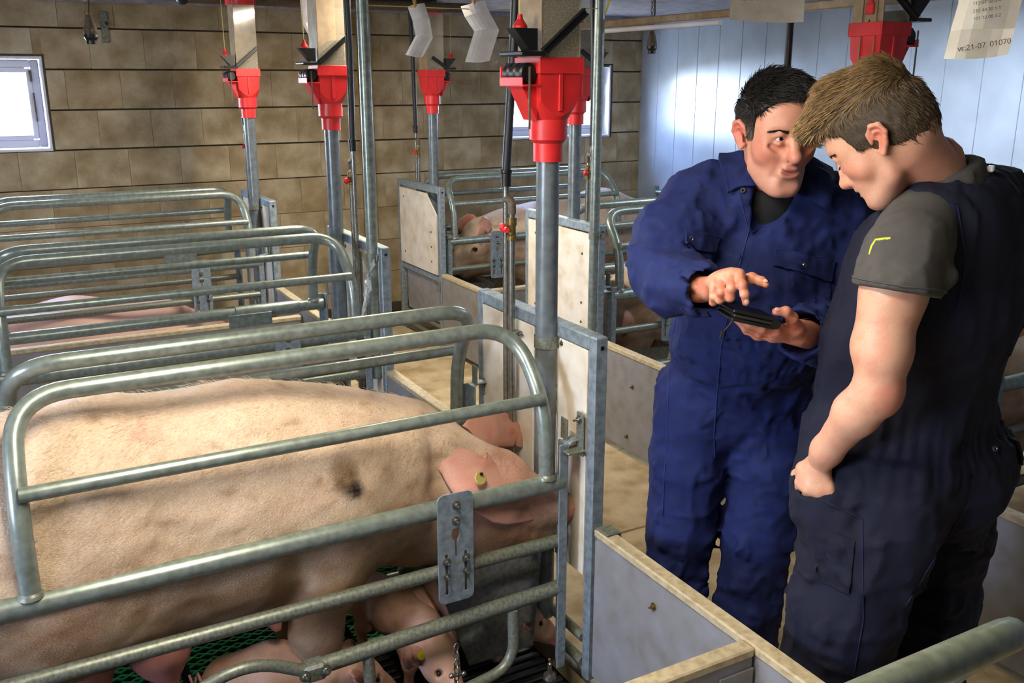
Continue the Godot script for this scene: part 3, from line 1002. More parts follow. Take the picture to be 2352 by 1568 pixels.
func hopper(at: Vector3, mx: float, sc: float, lift: float, feed_top: float, label: String):
	# mx -1 mirrors the lever to the other side
	var t := thing("feed_hopper", label, "feed hopper", at, "red feed hoppers on drop pipes")
	var L := lift
	put("drop_pipe", g_new().lathe([Vector2(0.0, 0.12), Vector2(0.0325, 0.12), Vector2(0.0325, 1.56 + L), Vector2(0, 1.56 + L)], Transform3D(), 28), M.pipe, t)
	put("pipe_clamp", g_new().lathe([Vector2(0.033, 1.01), Vector2(0.036, 1.01), Vector2(0.036, 1.045), Vector2(0.033, 1.045)], Transform3D(), 24).box(Vector3(0.03, 1.027, 0.03), Vector3(0.035, 0.034, 0.006), 0.002, Basis(Vector3.UP, -0.7)), M.galv_dirty, t)
	nut(t, Vector3(0.03, 1.027, 0.042), Vector3(0.3, 0, 1), 1.1)
	# red body: two sleeves, then a square hopper that a cone cuts to arches
	var g := g_new()
	g.lathe([Vector2(0.034, 1.548 + L), Vector2(0.0415, 1.548 + L), Vector2(0.0415, 1.598 + L), Vector2(0.05, 1.606 + L), Vector2(0.0535, 1.608 + L), Vector2(0.0535, 1.664 + L)], Transform3D(), 32)
	put("sleeve", g, M.red, t)
	g = g_new()
	# where the cone meets the flat sides they end in arches
	var low := PackedVector3Array()
	var arch := PackedVector3Array()
	var high := PackedVector3Array()
	for k in 96:
		var th := TAU * k / 96
		var q := 0.059 / maxf(absf(cos(th)), absf(sin(th)))
		var y := 1.662 + L + maxf(q - 0.0535, 0.0) * 1.75
		low.append(Vector3(cos(th) * 0.0535, 1.662 + L, sin(th) * 0.0535))
		arch.append(Vector3(cos(th) * q, y, sin(th) * q))
		high.append(Vector3(cos(th) * q * 1.07, 1.785 + L, sin(th) * q * 1.07))
	facet(g, low, arch)
	facet(g, arch, high)
	put("hopper_body", g, M.red, t)
	g = g_new()
	for s in [-1.0, 1.0]:
		g.box(Vector3(0, 1.803 + L, s * 0.066), Vector3(0.138, 0.042, 0.006), 0.001)
		g.box(Vector3(s * 0.066, 1.803 + L, 0), Vector3(0.006, 0.042, 0.126), 0.001)
		g.box(Vector3(0, 1.735 + L, s * 0.062), Vector3(0.012, 0.1, 0.008), 0.001)
	put("rim", g, M.red, t)
	# side housing with the black rollers
	var hs := g_new()
	hs.box(Vector3(-0.09 * mx, 1.752 + L, 0.0), Vector3(0.054, 0.006, 0.13), 0.001)
	hs.box(Vector3(-0.09 * mx, 1.775 + L, -0.062), Vector3(0.054, 0.05, 0.005), 0.001)
	hs.box(Vector3(-0.117 * mx, 1.762 + L, 0.0), Vector3(0.004, 0.022, 0.125), 0.001)
	hs.prism(PackedVector2Array([Vector2(-0.058, 1.75 + L), Vector2(-0.105, 1.75 + L), Vector2(-0.058, 1.66 + L)]) if mx > 0 else PackedVector2Array([Vector2(0.058, 1.75 + L), Vector2(0.105, 1.75 + L), Vector2(0.058, 1.66 + L)]), 0.075, Transform3D())
	put("housing", hs, M.red, t)
	for k in 3:
		var z := -0.036 + 0.036 * k
		var c := Vector3(-0.092 * mx, 1.783 + L, z)
		put("roller", g_new().lathe([Vector2(0.0, -0.015), Vector2(0.022, -0.0155), Vector2(0.027, -0.011), Vector2(0.027, 0.011), Vector2(0.022, 0.0155), Vector2(0, 0.015)], Transform3D(Basis(Vector3.RIGHT, PI / 2), c), 20), M.black, t)
	# black lever: a platform beside the tube and a long arm across its face
	var lv := g_new(0.8, Color(1, 1, 1), Color(7, 6, 4.4))
	lv.box(Vector3(-0.1 * mx, 1.832 + L, 0.03), Vector3(0.075, 0.012, 0.12), 0.003)
	put("lever_plate", lv, M.black, t)
	var dy := 0.105
	var a := Vector3(-0.068 * mx, 1.835 + L, 0.086)
	var b := Vector3(0.06 * mx, 1.835 + dy + L, 0.086)
	if mx < 0:
		a = Vector3(-0.03, 1.9 + L, 0.086)
		b = Vector3(0.07, 1.835 + L, 0.086)
	var d := (b - a)
	var bas := Basis(d.normalized(), Vector3(0, 0, 1).cross(d.normalized()), Vector3(0, 0, 1))
	put("lever_arm", g_new().box((a + b) / 2, Vector3(d.length(), 0.02, 0.008), 0.003, bas).box((a + b) / 2 + bas.y * 0.008, Vector3(d.length(), 0.004, 0.016), 0.001, bas).box((a + b) / 2 - bas.y * 0.008, Vector3(d.length(), 0.004, 0.016), 0.001, bas), M.black, t)
	put("wedge", g_new().prism(PackedVector2Array([Vector2(-0.125 * mx, 1.895 + L), Vector2(-0.055 * mx, 1.895 + L), Vector2(-0.055 * mx, 1.84 + L), Vector2(-0.078 * mx, 1.84 + L)]), 0.045, xf(Vector3(-0.02 * mx, 0, 0.045))), M.black, t)
	put("knob", g_new().lathe([Vector2(0, 0), Vector2(0.019, 0), Vector2(0.019, 0.006), Vector2(0.008, 0.022), Vector2(0.006, 0.034), Vector2(0, 0.035)], xf(Vector3(-0.118 * mx, 1.895 + L, 0.05)), 12), M.red_dark, t)
	put("pull_cord", g_new().tube([Vector3(-0.118 * mx, 1.925 + L, 0.05), Vector3(-0.12 * mx, 2.26, 0.05)], 0.0018, 5), M.cord, t)
	put("hanger", g_new().box(Vector3(-0.1 * mx, 1.72 + L, 0.07), Vector3(0.006, 0.16, 0.004), 0.001), M.plug, t)
	# dosing tube: one dusty face, clear faces, feed inside
	var top := 2.26
	var y0 := 1.785 + L
	put("tube_back", g_new().box(Vector3(-0.06, (y0 + top) / 2, 0), Vector3(0.004, top - y0, 0.124), 0.001).box(Vector3(0, (y0 + top) / 2, -0.06), Vector3(0.122, top - y0, 0.004), 0.001), M.tube_dusty, t)
	put("clear_face", g_new().box(Vector3(0.001, (y0 + top) / 2, 0.0605), Vector3(0.12, top - y0, 0.003), 0.0005).box(Vector3(0.0605, (y0 + top) / 2, 0), Vector3(0.003, top - y0, 0.12), 0.0005), M.clear, t)
	var ft: float = min(feed_top, top - 0.01)
	var fb := y0 - 0.02
	var slope := 0.06 if feed_top < 2.2 else 0.0
	put("feed", g_new().prism(PackedVector2Array([Vector2(-0.056, fb), Vector2(0.058, fb), Vector2(0.058, ft), Vector2(0.02, ft), Vector2(-0.056, ft - slope)]), 0.116, Transform3D()), M.feed, t)
	if at.x > 2.0 and at.z > -3.0:
		var face := Vector3(-0.064, 0, 0)
		put("slider", g_new().box(face + Vector3(0, 1.985, 0.01), Vector3(0.012, 0.035, 0.034), 0.003).box(face + Vector3(0, 2.01, 0.01), Vector3(0.012, 0.03, 0.02), 0.003), M.red, t)
		put("slider_track", g_new().box(face + Vector3(0, 2.02, -0.018), Vector3(0.006, 0.48, 0.004), 0.001).box(face + Vector3(0, 2.02, 0.038), Vector3(0.006, 0.48, 0.004), 0.001), M.tube_dusty, t)
		var tm := TextMesh.new()
		tm.text = "-4-"
		tm.font_size = 16
		tm.pixel_size = 0.0014
		tm.depth = 0.0008
		put("scale_mark", tm, M.ink, t, Transform3D(Basis(Vector3.UP, -PI / 2), face + Vector3(-0.001, 1.945, 0.01)))
		put("green_spot", g_new().lathe([Vector2(0, 0), Vector2(0.007, 0), Vector2(0.007, 0.002), Vector2(0, 0.002)], Transform3D(Basis(Vector3.BACK, PI / 2), face + Vector3(0.001, 1.915, 0.0)), 12), M.green, t)
	put("tube_top", g_new().lathe([Vector2(0.0, 2.17), Vector2(0.085, 2.17), Vector2(0.085, 2.205), Vector2(0.06, 2.225), Vector2(0.0, 2.225)], Transform3D(), 20), M.red, t)


func water_line(at: Vector3, top: Vector3, join: float, down: float, side: float, label: String):
	# black hose from above, joined to two steel tubes with a brass valve
	var t := thing("water_pipe", label, "water pipe", at, "drinking water pipes at the gates")
	put("hose", g_new().tube([top - at, (top - at) * 0.5 + Vector3(0, join * 0.5, 0) + Vector3(0.004, 0, 0), Vector3(0, join, 0)], 0.0135, 10), M.hose, t)
	put("hose_coupling", g_new().lathe([Vector2(0.0, join - 0.05), Vector2(0.016, join - 0.05), Vector2(0.016, join - 0.012), Vector2(0.0185, join - 0.01), Vector2(0.0185, join), Vector2(0, join)], Transform3D(), 16), M.black, t)
	var y := join - 0.09
	var off := Vector3(0, 0, side * 0.036)
	put("steel_tube", g_new().tube([Vector3(0, join - 0.05, 0), Vector3(0, down, 0)], 0.0105, 12), M.stainless, t)
	put("elbow", g_new(0.8).tube(fillet([Vector3(0, y, 0), Vector3(0, y, 0) + off, off + Vector3(0, y - 0.04, 0)], 0.016, 5), 0.0125, 12), M.plug, t)
	put("steel_tube", g_new().tube([off + Vector3(0, y - 0.03, 0), off + Vector3(0, down - 0.05, 0)], 0.0105, 12), M.stainless, t)
	var v := off + Vector3(0, y - 0.085, 0)
	var vv := put("valve", g_new().lathe([Vector2(0.0, -0.035), Vector2(0.015, -0.035), Vector2(0.015, -0.02), Vector2(0.0125, -0.018), Vector2(0.0125, 0.008), Vector2(0.0155, 0.012), Vector2(0.0155, 0.035), Vector2(0, 0.035)], xf(v), 8), M.brass, t)
	put("valve_handle", g_new().box(Vector3(-0.004, 0, 0.0), Vector3(0.012, 0.014, 0.03), 0.004).ball(Vector3(-0.004, 0, -0.018 * side), Vector3(0.01, 0.01, 0.012)).tube([Vector3(-0.002, 0, 0), Vector3(0.004, 0, 0.024 * side)], 0.006, 8), M.red, vv, xf(v + Vector3(-0.016, 0, -0.012 * side), Vector3(0, -0.5, 0), 1.4))
	put("pipe_clip", g_new().box(off + Vector3(0.012, 1.0, 0), Vector3(0.034, 0.016, 0.034), 0.004), M.galv_dirty, t)
	nut(t, off + Vector3(0.02, 1.0, 0.018), Vector3(0, 0, 1), 1.0)


func water():
	water_line(Vector3(1.365, 0, -2.52), Vector3(1.4, 2.26, -2.5), 1.505, 0.3, 1.0, "black hose and twin steel pipes with a red valve handle at the big sow's gate")
	water_line(Vector3(1.37, 0, -3.91), Vector3(1.37, 2.26, -3.9), 1.52, 0.4, -1.0, "twin steel water pipes with a red tap beside the tall galvanised pole")
	water_line(Vector3(1.37, 0, -5.83), Vector3(1.37, 2.26, -5.85), 1.55, 0.4, 1.0, "water pipe with brass fittings behind the pipe of the hopper by the block wall")
	water_line(Vector3(2.58, 0, -6.06), Vector3(2.56, 2.26, -6.06), 1.46, 0.4, 1.0, "black hose and thin water pipes in front of the block wall, left of the receipts")
	water_line(Vector3(2.58, 0, -3.88), Vector3(2.56, 2.26, -3.88), 1.5, 0.4, -1.0, "black hose and thin water pipes in front of the window")
	# straight black pipe above the man's hair
	var o := put("black_pipe", g_new().tube([Vector3(2.6, 2.26, -2.64), Vector3(2.6, 0.5, -2.64)], 0.0135, 12), M.hose)
	tag(o, "straight black water pipe dropping behind the dark haired man", "pipe")
	for a in [[Vector3(1.375, 0, -3.735), "tall galvanised support pole rising from the gate with the plastic bag"], [Vector3(2.52, 0, -3.755), "tall galvanised support pole standing in front of the bright window"]]:
		var t := thing("support_pole", a[1], "pole", a[0], "galvanised support poles")
		put("tube", g_new().lathe([Vector2(0, 0.5), Vector2(0.024, 0.5), Vector2(0.024, 2.26), Vector2(0, 2.26)], Transform3D(), 20), M.galv, t)
		put("pole_clamp", g_new().lathe([Vector2(0.025, 1.02), Vector2(0.028, 1.02), Vector2(0.028, 1.055), Vector2(0.025, 1.055)], Transform3D(), 20).box(Vector3(0.02, 1.037, 0.03), Vector3(0.03, 0.03, 0.006), 0.002), M.galv_dirty, t)
		nut(t, Vector3(0.022, 1.037, 0.035), Vector3(0, 0, 1), 1.2)
		put("collar", g_new().lathe([Vector2(0.024, 2.12), Vector2(0.031, 2.12), Vector2(0.031, 2.15), Vector2(0.024, 2.15)], Transform3D(), 16), M.plug, t)


func sheet(called: String, label: String, at: Vector3, turn: float, w: float, h: float, bends: Array, m: Material, tilt := 0.0) -> MeshInstance3D:
	# a sheet of paper, folded where it was folded in a pocket: bends are [share of height, depth]
	var g := g_new()
	var prev := []
	for i in bends.size():
		var v: float = bends[i][0]
		var d: float = bends[i][1]
		var sx: float = bends[i][2] if bends[i].size() > 2 else 0.0
		var row := []
		for k in 7:
			var u := k / 6.0 - 0.5
			row.append(Vector3(u * w + sx, -h * v + 0.006 * sin(u * 3.0 + v * 4.0), d + 0.012 * cos(u * 4.0 + v * 2.0)))
		if i > 0:
			for k in 6:
				var a: Vector3 = prev[k]
				var b: Vector3 = prev[k + 1]
				var c: Vector3 = row[k + 1]
				var e: Vector3 = row[k]
				var nn := (b - a).cross(e - a).normalized()
				if nn.z < 0:
					nn = -nn
				g.quad(a, b, c, e, nn)
				var o := nn * 0.0004
				g.quad(a - o, b - o, c - o, e - o, -nn)
		prev = row
	var p := put(called, g, m, null, Transform3D(Basis.from_euler(Vector3(0, turn, tilt)), at))
	tag(p, label, "paper")
	return p


func text_on(parent: Node, s: String, at: Vector3, size: float, e := Vector3.ZERO):
	var tm := TextMesh.new()
	var sf := SystemFont.new()
	sf.font_names = PackedStringArray(["Droid Sans"])
	tm.font = sf
	tm.text = s
	tm.font_size = 24
	tm.pixel_size = size / 24.0
	tm.depth = 0.0004
	put("lettering", tm, M.ink, parent, xf(at, e))


func clip_peg(at: Vector3, turn: float, label: String):
	var t := thing("clothes_peg", label, "clothes peg", at, "wooden clothes pegs on the cord", turn)
	for s in [-1.0, 1.0]:
		put("peg_half", g_new().box(Vector3(0, 0, s * 0.004), Vector3(0.011, 0.075, 0.006), 0.002, Basis(Vector3.RIGHT, s * 0.06) * Basis(Vector3.BACK, 0.2)), M.wood, t)


func plug(at: Vector3, top: float, s: float, label: String):
	var t := thing("hanging_socket", label, "socket", at, "sockets hung on chains")
	put("socket", g_new().lathe([Vector2(0, 0.07), Vector2(0.012, 0.07), Vector2(0.017, 0.055), Vector2(0.024, 0.03), Vector2(0.03, 0.0), Vector2(0.028, -0.012), Vector2(0, -0.012)], xf(Vector3.ZERO, Vector3.ZERO, s), 14), M.plug, t)
	put("rubber_cap", g_new().lathe([Vector2(0, -0.01), Vector2(0.029, -0.01), Vector2(0.03, -0.022), Vector2(0.022, -0.035), Vector2(0.022, -0.05), Vector2(0, -0.05)], xf(Vector3.ZERO, Vector3.ZERO, s), 14), M.black, t)
	put("socket_button", g_new().ball(Vector3(-0.006, 0.005, 0.027) * s, Vector3.ONE * 0.014 * s), M.plug, t)
	put("cable", g_new().tube([Vector3(0, 0.07 * s, 0), Vector3(0.012, 0.16, 0), Vector3(0.006, top - at.y, 0)], 0.0035, 6), M.black_dusty, t)
	var n := int((top - at.y - 0.06 * s) / 0.026)
	for k in n:
		var p := []
		for i in 9:
			var a := TAU * i / 8
			p.append(Vector3(cos(a) * 0.007, sin(a) * 0.016, 0))
		put("link", g_new().tube(p, 0.0018, 5, false), M.brass, t, xf(Vector3(-0.008, 0.075 * s + 0.026 * k, 0.002), Vector3(0, PI / 2 * (k % 2), 0)))


func hanging():
	# feed auger pipe under the ceiling, from hopper to hopper
	var au := thing("auger_pipe", "dark feed conveyor pipe running under the ceiling from hopper to hopper", "pipe", Vector3(0, 2.205, -5.75))
	put("tube", g_new().tube([Vector3(1.06, 0, 0), Vector3(2.9, 0, 0)], 0.03, 14), M.plug, au)
	put("end_cap", g_new().ball(Vector3(1.06, 0, 0), Vector3(0.04, 0.04, 0.04)), M.black, au)
	put("motor_cable", g_new().tube([Vector3(1.2, 0.035, 0.03), Vector3(1.8, 0.02, 0.04), Vector3(2.6, 0.035, 0.03)], 0.006, 6), M.black, au)
	# rail with a lamp tube under it, along the aisle
	var rail := thing("ceiling_rail", "dusty beige rail with a white tube lamp under it near the pale wall", "rail", Vector3(3.1, 2.06, 0))
	put("rail", g_new(0.7).box(Vector3(0, 0, -3.4), Vector3(0.045, 0.035, 3.4), 0.004), M.tube_dusty, rail)
	put("lamp_tube", g_new().tube([Vector3(0.0, -0.035, -4.75), Vector3(0.0, -0.035, -3.6)], 0.013, 12), M.white, rail)
	put("strap", g_new().box(Vector3(0, 0.1, -4.6), Vector3(0.02, 0.2, 0.01), 0.001).box(Vector3(0, 0.1, -2.4), Vector3(0.02, 0.2, 0.01), 0.001), M.galv_dirty, rail)
	put("cable", g_new().tube(fillet([Vector3(-0.02, 0.02, -4.9), Vector3(-0.01, 0.06, -4.8), Vector3(0.01, -0.03, -4.7), Vector3(0.03, 0.06, -4.6), Vector3(0, 0.19, -4.5)], 0.05, 4), 0.005, 6), M.yellow, rail)
	# cord with pegs and receipts
	var c0 := Vector3(1.38, 2.05, -3.735)
	var c1 := Vector3(2.5, 2.075, -3.745)
	var cord := put("cord", g_new().tube([c0, (c0 + c1) / 2 + Vector3(0, -0.012, 0), c1], 0.0022, 6), M.cord)
	tag(cord, "thin yellow cord stretched between the two galvanised poles", "cord")
	clip_peg(Vector3(1.6, 2.07, -3.735), 0.3, "wooden peg holding the narrow receipt on the cord")
	clip_peg(Vector3(1.87, 2.08, -3.735), 0.3, "wooden peg holding the wider receipt on the cord")
	sheet("receipt", "narrow creased receipt pegged to the cord beside the hopper with the lowered lever", Vector3(1.61, 2.06, -3.745), -0.5, 0.07, 0.2, [[0, 0], [0.3, 0.03, 0.022], [0.62, -0.015, 0.03], [1.0, 0.02, -0.01]], M.paper)
	sheet("receipt", "wider creased receipt pegged to the cord near the black hose", Vector3(1.87, 2.075, -3.745), -0.5, 0.105, 0.235, [[0, 0], [0.2, 0.02, 0.012], [0.5, 0.03, 0.045], [1.0, -0.02, -0.012]], M.paper, 0.12)
	sheet("receipt", "pale sheet hanging behind the dosing tube next to the tall pole", Vector3(1.43, 2.15, -4.6), -0.5, 0.09, 0.26, [[0, 0], [0.5, 0.02, 0.01], [0.8, -0.02, 0.04], [1.0, 0.02, 0.07]], M.paper)
	var big := sheet("notice", "stained white notice hung under the ceiling above the dark haired man", Vector3(2.275, 2.235, -2.42), -0.66, 0.235, 0.285, [[0, 0], [0.3, 0.008], [0.7, -0.01], [1.0, 0.01]], M.paper_old)
	for k in 1:
		text_on(big, "KSTD 90 TC 21 54", Vector3(-0.01, -0.215, 0.017), 0.02)
	var card := sheet("record_card", "creased paper card numbered 01070 hanging above the young man", Vector3(1.715, 1.972, -1.25), -0.85, 0.115, 0.16, [[0, -0.004, 0.02], [0.35, 0.006, 0.015], [0.7, -0.004, 0.0], [1.0, 0.006, -0.014]], M.paper_old, 0.14)
	text_on(card, "vr:21-07  01070", Vector3(0.0, -0.141, 0.019), 0.0135, Vector3(0, 0, 0.02))
	for k in 6:
		text_on(card, ["8.1 31 150 41", "021 18 141 11", "300 48 2 8.5", "113 07 52 0.4", "212 44 30 1.1", "101 12 08 3.2"][k], Vector3(0.006, -0.02 - 0.014 * k, 0.018), 0.008)
	plug(Vector3(0.434, 1.954, -4.4), 2.26, 0.95, "dark rubber socket hanging on a chain in front of the block wall")
	plug(Vector3(3.23, 1.947, -4.3), 2.26, 0.95, "dusty socket hanging on a chain in front of the pale wall corner")
	# bracket on the block wall
	var br := thing("wall_bracket", "small galvanised bracket with a pipe stub on the block wall", "bracket", Vector3(0.755, 2.085, -6.775))
	put("bracket_plate", g_new().box(Vector3(0, 0, 0), Vector3(0.045, 0.19, 0.01), 0.003), M.galv_dirty, br)
	put("pipe_stub", g_new().lathe([Vector2(0.014, 0.0), Vector2(0.02, 0.0), Vector2(0.02, 0.04), Vector2(0.014, 0.04), Vector2(0.014, 0.0)], Transform3D(Basis(Vector3.RIGHT, PI / 2), Vector3(0.008, 0.02, 0.0)), 14), M.galv_dirty, br)
	nut(br, Vector3(0, -0.06, 0.006), Vector3(0, 0, 1), 1.2)


# ------------------------------------------------------------------ smooth bodies: a distance field on a grid, meshed as surface nets
class F:
	var lo: Vector3
	var cell: float
	var nx: int
	var ny: int
	var nz: int
	var f: PackedFloat32Array

	func _init(a: Vector3, b: Vector3, c: float):
		lo = a
		cell = c
		nx = int((b.x - a.x) / c) + 2
		ny = int((b.y - a.y) / c) + 2
		nz = int((b.z - a.z) / c) + 2
		f.resize(nx * ny * nz)
		f.fill(0.5)

	# a tapered capsule from a to b; k is the blend radius; sign -1 carves;
	# wide squashes (or widens) the section along the direction ax
	func bone(a: Vector3, b: Vector3, ra: float, rb: float, k := 0.02, sign := 1.0, ax := Vector3.ZERO, wide := 1.0):
		var big: float = max(ra, rb) * max(1.0, wide) + k + cell * 3.0
		var p0 := (Vector3(min(a.x, b.x), min(a.y, b.y), min(a.z, b.z)) - Vector3.ONE * big - lo) / cell
		var p1 := (Vector3(max(a.x, b.x), max(a.y, b.y), max(a.z, b.z)) + Vector3.ONE * big - lo) / cell
		var x0 := clampi(int(p0.x), 0, nx)
		var y0 := clampi(int(p0.y), 0, ny)
		var z0 := clampi(int(p0.z), 0, nz)
		var x1 := clampi(int(p1.x) + 2, 0, nx)
		var y1 := clampi(int(p1.y) + 2, 0, ny)
		var z1 := clampi(int(p1.z) + 2, 0, nz)
		var ab := b - a
		var q := 1.0 / wide - 1.0
		var flat := wide != 1.0
		if flat:
			ax = ax.normalized()
			ab += ax * (ab.dot(ax) * q)
		var l2 := maxf(ab.length_squared(), 1e-12)
		var dr := rb - ra
		var shrink: float = min(1.0, wide)
		var ik := 1.0 / maxf(k, 1e-5)
		for z in range(z0, z1):
			for y in range(y0, y1):
				var i := (z * ny + y) * nx + x0
				var p := lo + Vector3(x0, y, z) * cell - a
				for x in range(x0, x1):
					var v := p
					if flat:
						v += ax * (v.dot(ax) * q)
					var t := clampf(v.dot(ab) / l2, 0.0, 1.0)
					var d := ((v - ab * t).length() - ra - dr * t) * shrink
					var o := f[i]
					if sign > 0.0:
						var h := k - absf(o - d)
						f[i] = minf(o, d) - (h * h * ik * 0.25 if h > 0.0 else 0.0)
					else:
						d = -d
						var h := k - absf(o - d)
						f[i] = maxf(o, d) + (h * h * ik * 0.25 if h > 0.0 else 0.0)
					p.x += cell
					i += 1

	func chain(p: Array, r: Array, k := 0.02, sign := 1.0, ax := Vector3.ZERO, wide := 1.0):
		for i in p.size() - 1:
			bone(p[i], p[i + 1], r[i], r[i + 1], k, sign, ax, wide)

	# cut away everything on the side of a plane that n points to
	func half(at: Vector3, n: Vector3, within := 10.0):
		for z in nz:
			for y in ny:
				var i := (z * ny + y) * nx
				for x in nx:
					var p := lo + Vector3(x, y, z) * cell - at
					var d := p.dot(n)
					if d > f[i] and p.length() < within:
						f[i] = d
					i += 1

	# move the surface by a function of place
	func ripple(fn: Callable, band := 0.04):
		for z in nz:
			for y in ny:
				var i := (z * ny + y) * nx
				for x in nx:
					var o := f[i]
					if o < band and o > -band:
						f[i] = o + fn.call(lo + Vector3(x, y, z) * cell)
					i += 1

	func at(p: Vector3) -> float:
		var q := (p - lo) / cell
		var x := clampi(int(q.x), 0, nx - 2)
		var y := clampi(int(q.y), 0, ny - 2)
		var z := clampi(int(q.z), 0, nz - 2)
		var u := q.x - x
		var v := q.y - y
		var w := q.z - z
		var i := (z * ny + y) * nx + x
		var j := i + nx * ny
		return lerpf(lerpf(lerpf(f[i], f[i + 1], u), lerpf(f[i + nx], f[i + nx + 1], u), v), lerpf(lerpf(f[j], f[j + 1], u), lerpf(f[j + nx], f[j + nx + 1], u), v), w)

	func grad(p: Vector3) -> Vector3:
		var e := cell * 0.7
		return Vector3(at(p + Vector3(e, 0, 0)) - at(p - Vector3(e, 0, 0)), at(p + Vector3(0, e, 0)) - at(p - Vector3(0, e, 0)), at(p + Vector3(0, 0, e)) - at(p - Vector3(0, 0, e))) / (2.0 * e)

	# nearest point of the surface, lifted by off
	func snap(p: Vector3, off := 0.0) -> Vector3:
		for i in 6:
			var g := grad(p)
			p -= g.normalized() * (at(p) - off) * 0.9
		return p

	# walk along a direction until the surface is hit
	func hit(p: Vector3, d: Vector3, off := 0.0) -> Vector3:
		d = d.normalized()
		for i in 200:
			var s := at(p) - off
			if s < 0.0004:
				break
			p += d * clampf(s * 0.8, 0.0006, 0.05)
		return p

	func mesh_into(g: Dictionary, color = null):
		var V: PackedVector3Array = g.v
		var N: PackedVector3Array = g.n
		var C: PackedColorArray = g.c
		var I: PackedInt32Array = g.i
		var ids := PackedInt32Array()
		ids.resize(nx * ny * nz)
		ids.fill(-1)
		var sx := 1
		var sy := nx
		var sz := nx * ny
		var offs := [0, sx, sy, sx + sy, sz, sx + sz, sy + sz, sx + sy + sz]
		var ends := [Vector3(0, 0, 0), Vector3(1, 0, 0), Vector3(0, 1, 0), Vector3(1, 1, 0), Vector3(0, 0, 1), Vector3(1, 0, 1), Vector3(0, 1, 1), Vector3(1, 1, 1)]
		var edges := [[0, 1], [2, 3], [4, 5], [6, 7], [0, 2], [1, 3], [4, 6], [5, 7], [0, 4], [1, 5], [2, 6], [3, 7]]
		var near := cell * 4.0
		var live := PackedInt32Array()
		for z in nz - 1:
			for y in ny - 1:
				var i := (z * ny + y) * nx
				for x in nx - 1:
					if absf(f[i]) < near:
						var mask := 0
						for k in 8:
							if f[i + offs[k]] < 0.0:
								mask += 1
						if mask > 0 and mask < 8:
							var s := Vector3.ZERO
							var n := 0
							for e in edges:
								var a: float = f[i + offs[e[0]]]
								var b: float = f[i + offs[e[1]]]
								if (a < 0.0) != (b < 0.0):
									s += (ends[e[0]] as Vector3).lerp(ends[e[1]], a / (a - b))
									n += 1
							var p := lo + (Vector3(x, y, z) + s / n) * cell
							var gr := grad(p)
							var gl := gr.length()
							if gl > 0.2:
								p -= gr * (at(p) / (gl * gl)) * 0.8
							ids[i] = V.size()
							V.append(p)
							var nn := gr.normalized()
							N.append(nn)
							C.append((color as Callable).call(p, nn) if color != null else Color.WHITE)
							live.append(i)
					i += 1
		for i in live:
			var inside := f[i] < 0.0
			for ax in 3:
				var d: int = [sx, sy, sz][ax]
				if (f[i + d] < 0.0) == inside:
					continue
				var u: int = [sy, sz, sx][ax]
				var w: int = [sz, sx, sy][ax]
				if i - u - w < 0:
					continue
				var a := ids[i]
				var b := ids[i - u]
				var c := ids[i - u - w]
				var e := ids[i - w]
				if a < 0 or b < 0 or c < 0 or e < 0:
					continue
				if inside:
					I.append_array([a, c, b, a, e, c])
				else:
					I.append_array([a, b, c, a, c, e])
		g.v = V
		g.n = N
		g.c = C
		g.i = I


func skin_new() -> Dictionary:
	return {"v": PackedVector3Array(), "n": PackedVector3Array(), "c": PackedColorArray(), "i": PackedInt32Array()}


func skin_mesh(g: Dictionary) -> ArrayMesh:
	var a := []
	a.resize(Mesh.ARRAY_MAX)
	a[Mesh.ARRAY_VERTEX] = g.v
	a[Mesh.ARRAY_NORMAL] = g.n
	a[Mesh.ARRAY_COLOR] = g.c
	a[Mesh.ARRAY_INDEX] = g.i
	var m := ArrayMesh.new()
	m.add_surface_from_arrays(Mesh.PRIMITIVE_TRIANGLES, a)
	return m


func lin(r: float, g: float, b: float) -> Color:
	return Color(r, g, b).srgb_to_linear()


func V(x: float, y: float, z: float) -> Vector3:
	return Vector3(x, y, z)


func blob(p: Vector3, c: Vector3, r: float) -> float:
	return 1.0 - smoothstep(0.3, 1.0, p.distance_to(c) / r)


# ------------------------------------------------------------------ pigs
func sow_colour(p: Vector3, n: Vector3) -> Color:
	var c := lin(0.87, 0.785, 0.7)
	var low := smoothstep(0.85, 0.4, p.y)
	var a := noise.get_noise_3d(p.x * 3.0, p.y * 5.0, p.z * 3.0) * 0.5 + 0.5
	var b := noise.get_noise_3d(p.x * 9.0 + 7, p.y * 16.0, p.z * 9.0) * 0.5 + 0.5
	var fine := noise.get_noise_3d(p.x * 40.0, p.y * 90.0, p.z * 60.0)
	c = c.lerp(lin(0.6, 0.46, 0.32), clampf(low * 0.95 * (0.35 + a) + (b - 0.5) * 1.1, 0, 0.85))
	c = c.lerp(lin(0.86, 0.62, 0.55), clampf((a - 0.55) * 0.8, 0, 0.3))
	c = c.lerp(lin(0.42, 0.31, 0.2), clampf((b - 0.66) * 2.6, 0, 0.55))
	return c * (1.0 + 0.07 * fine)


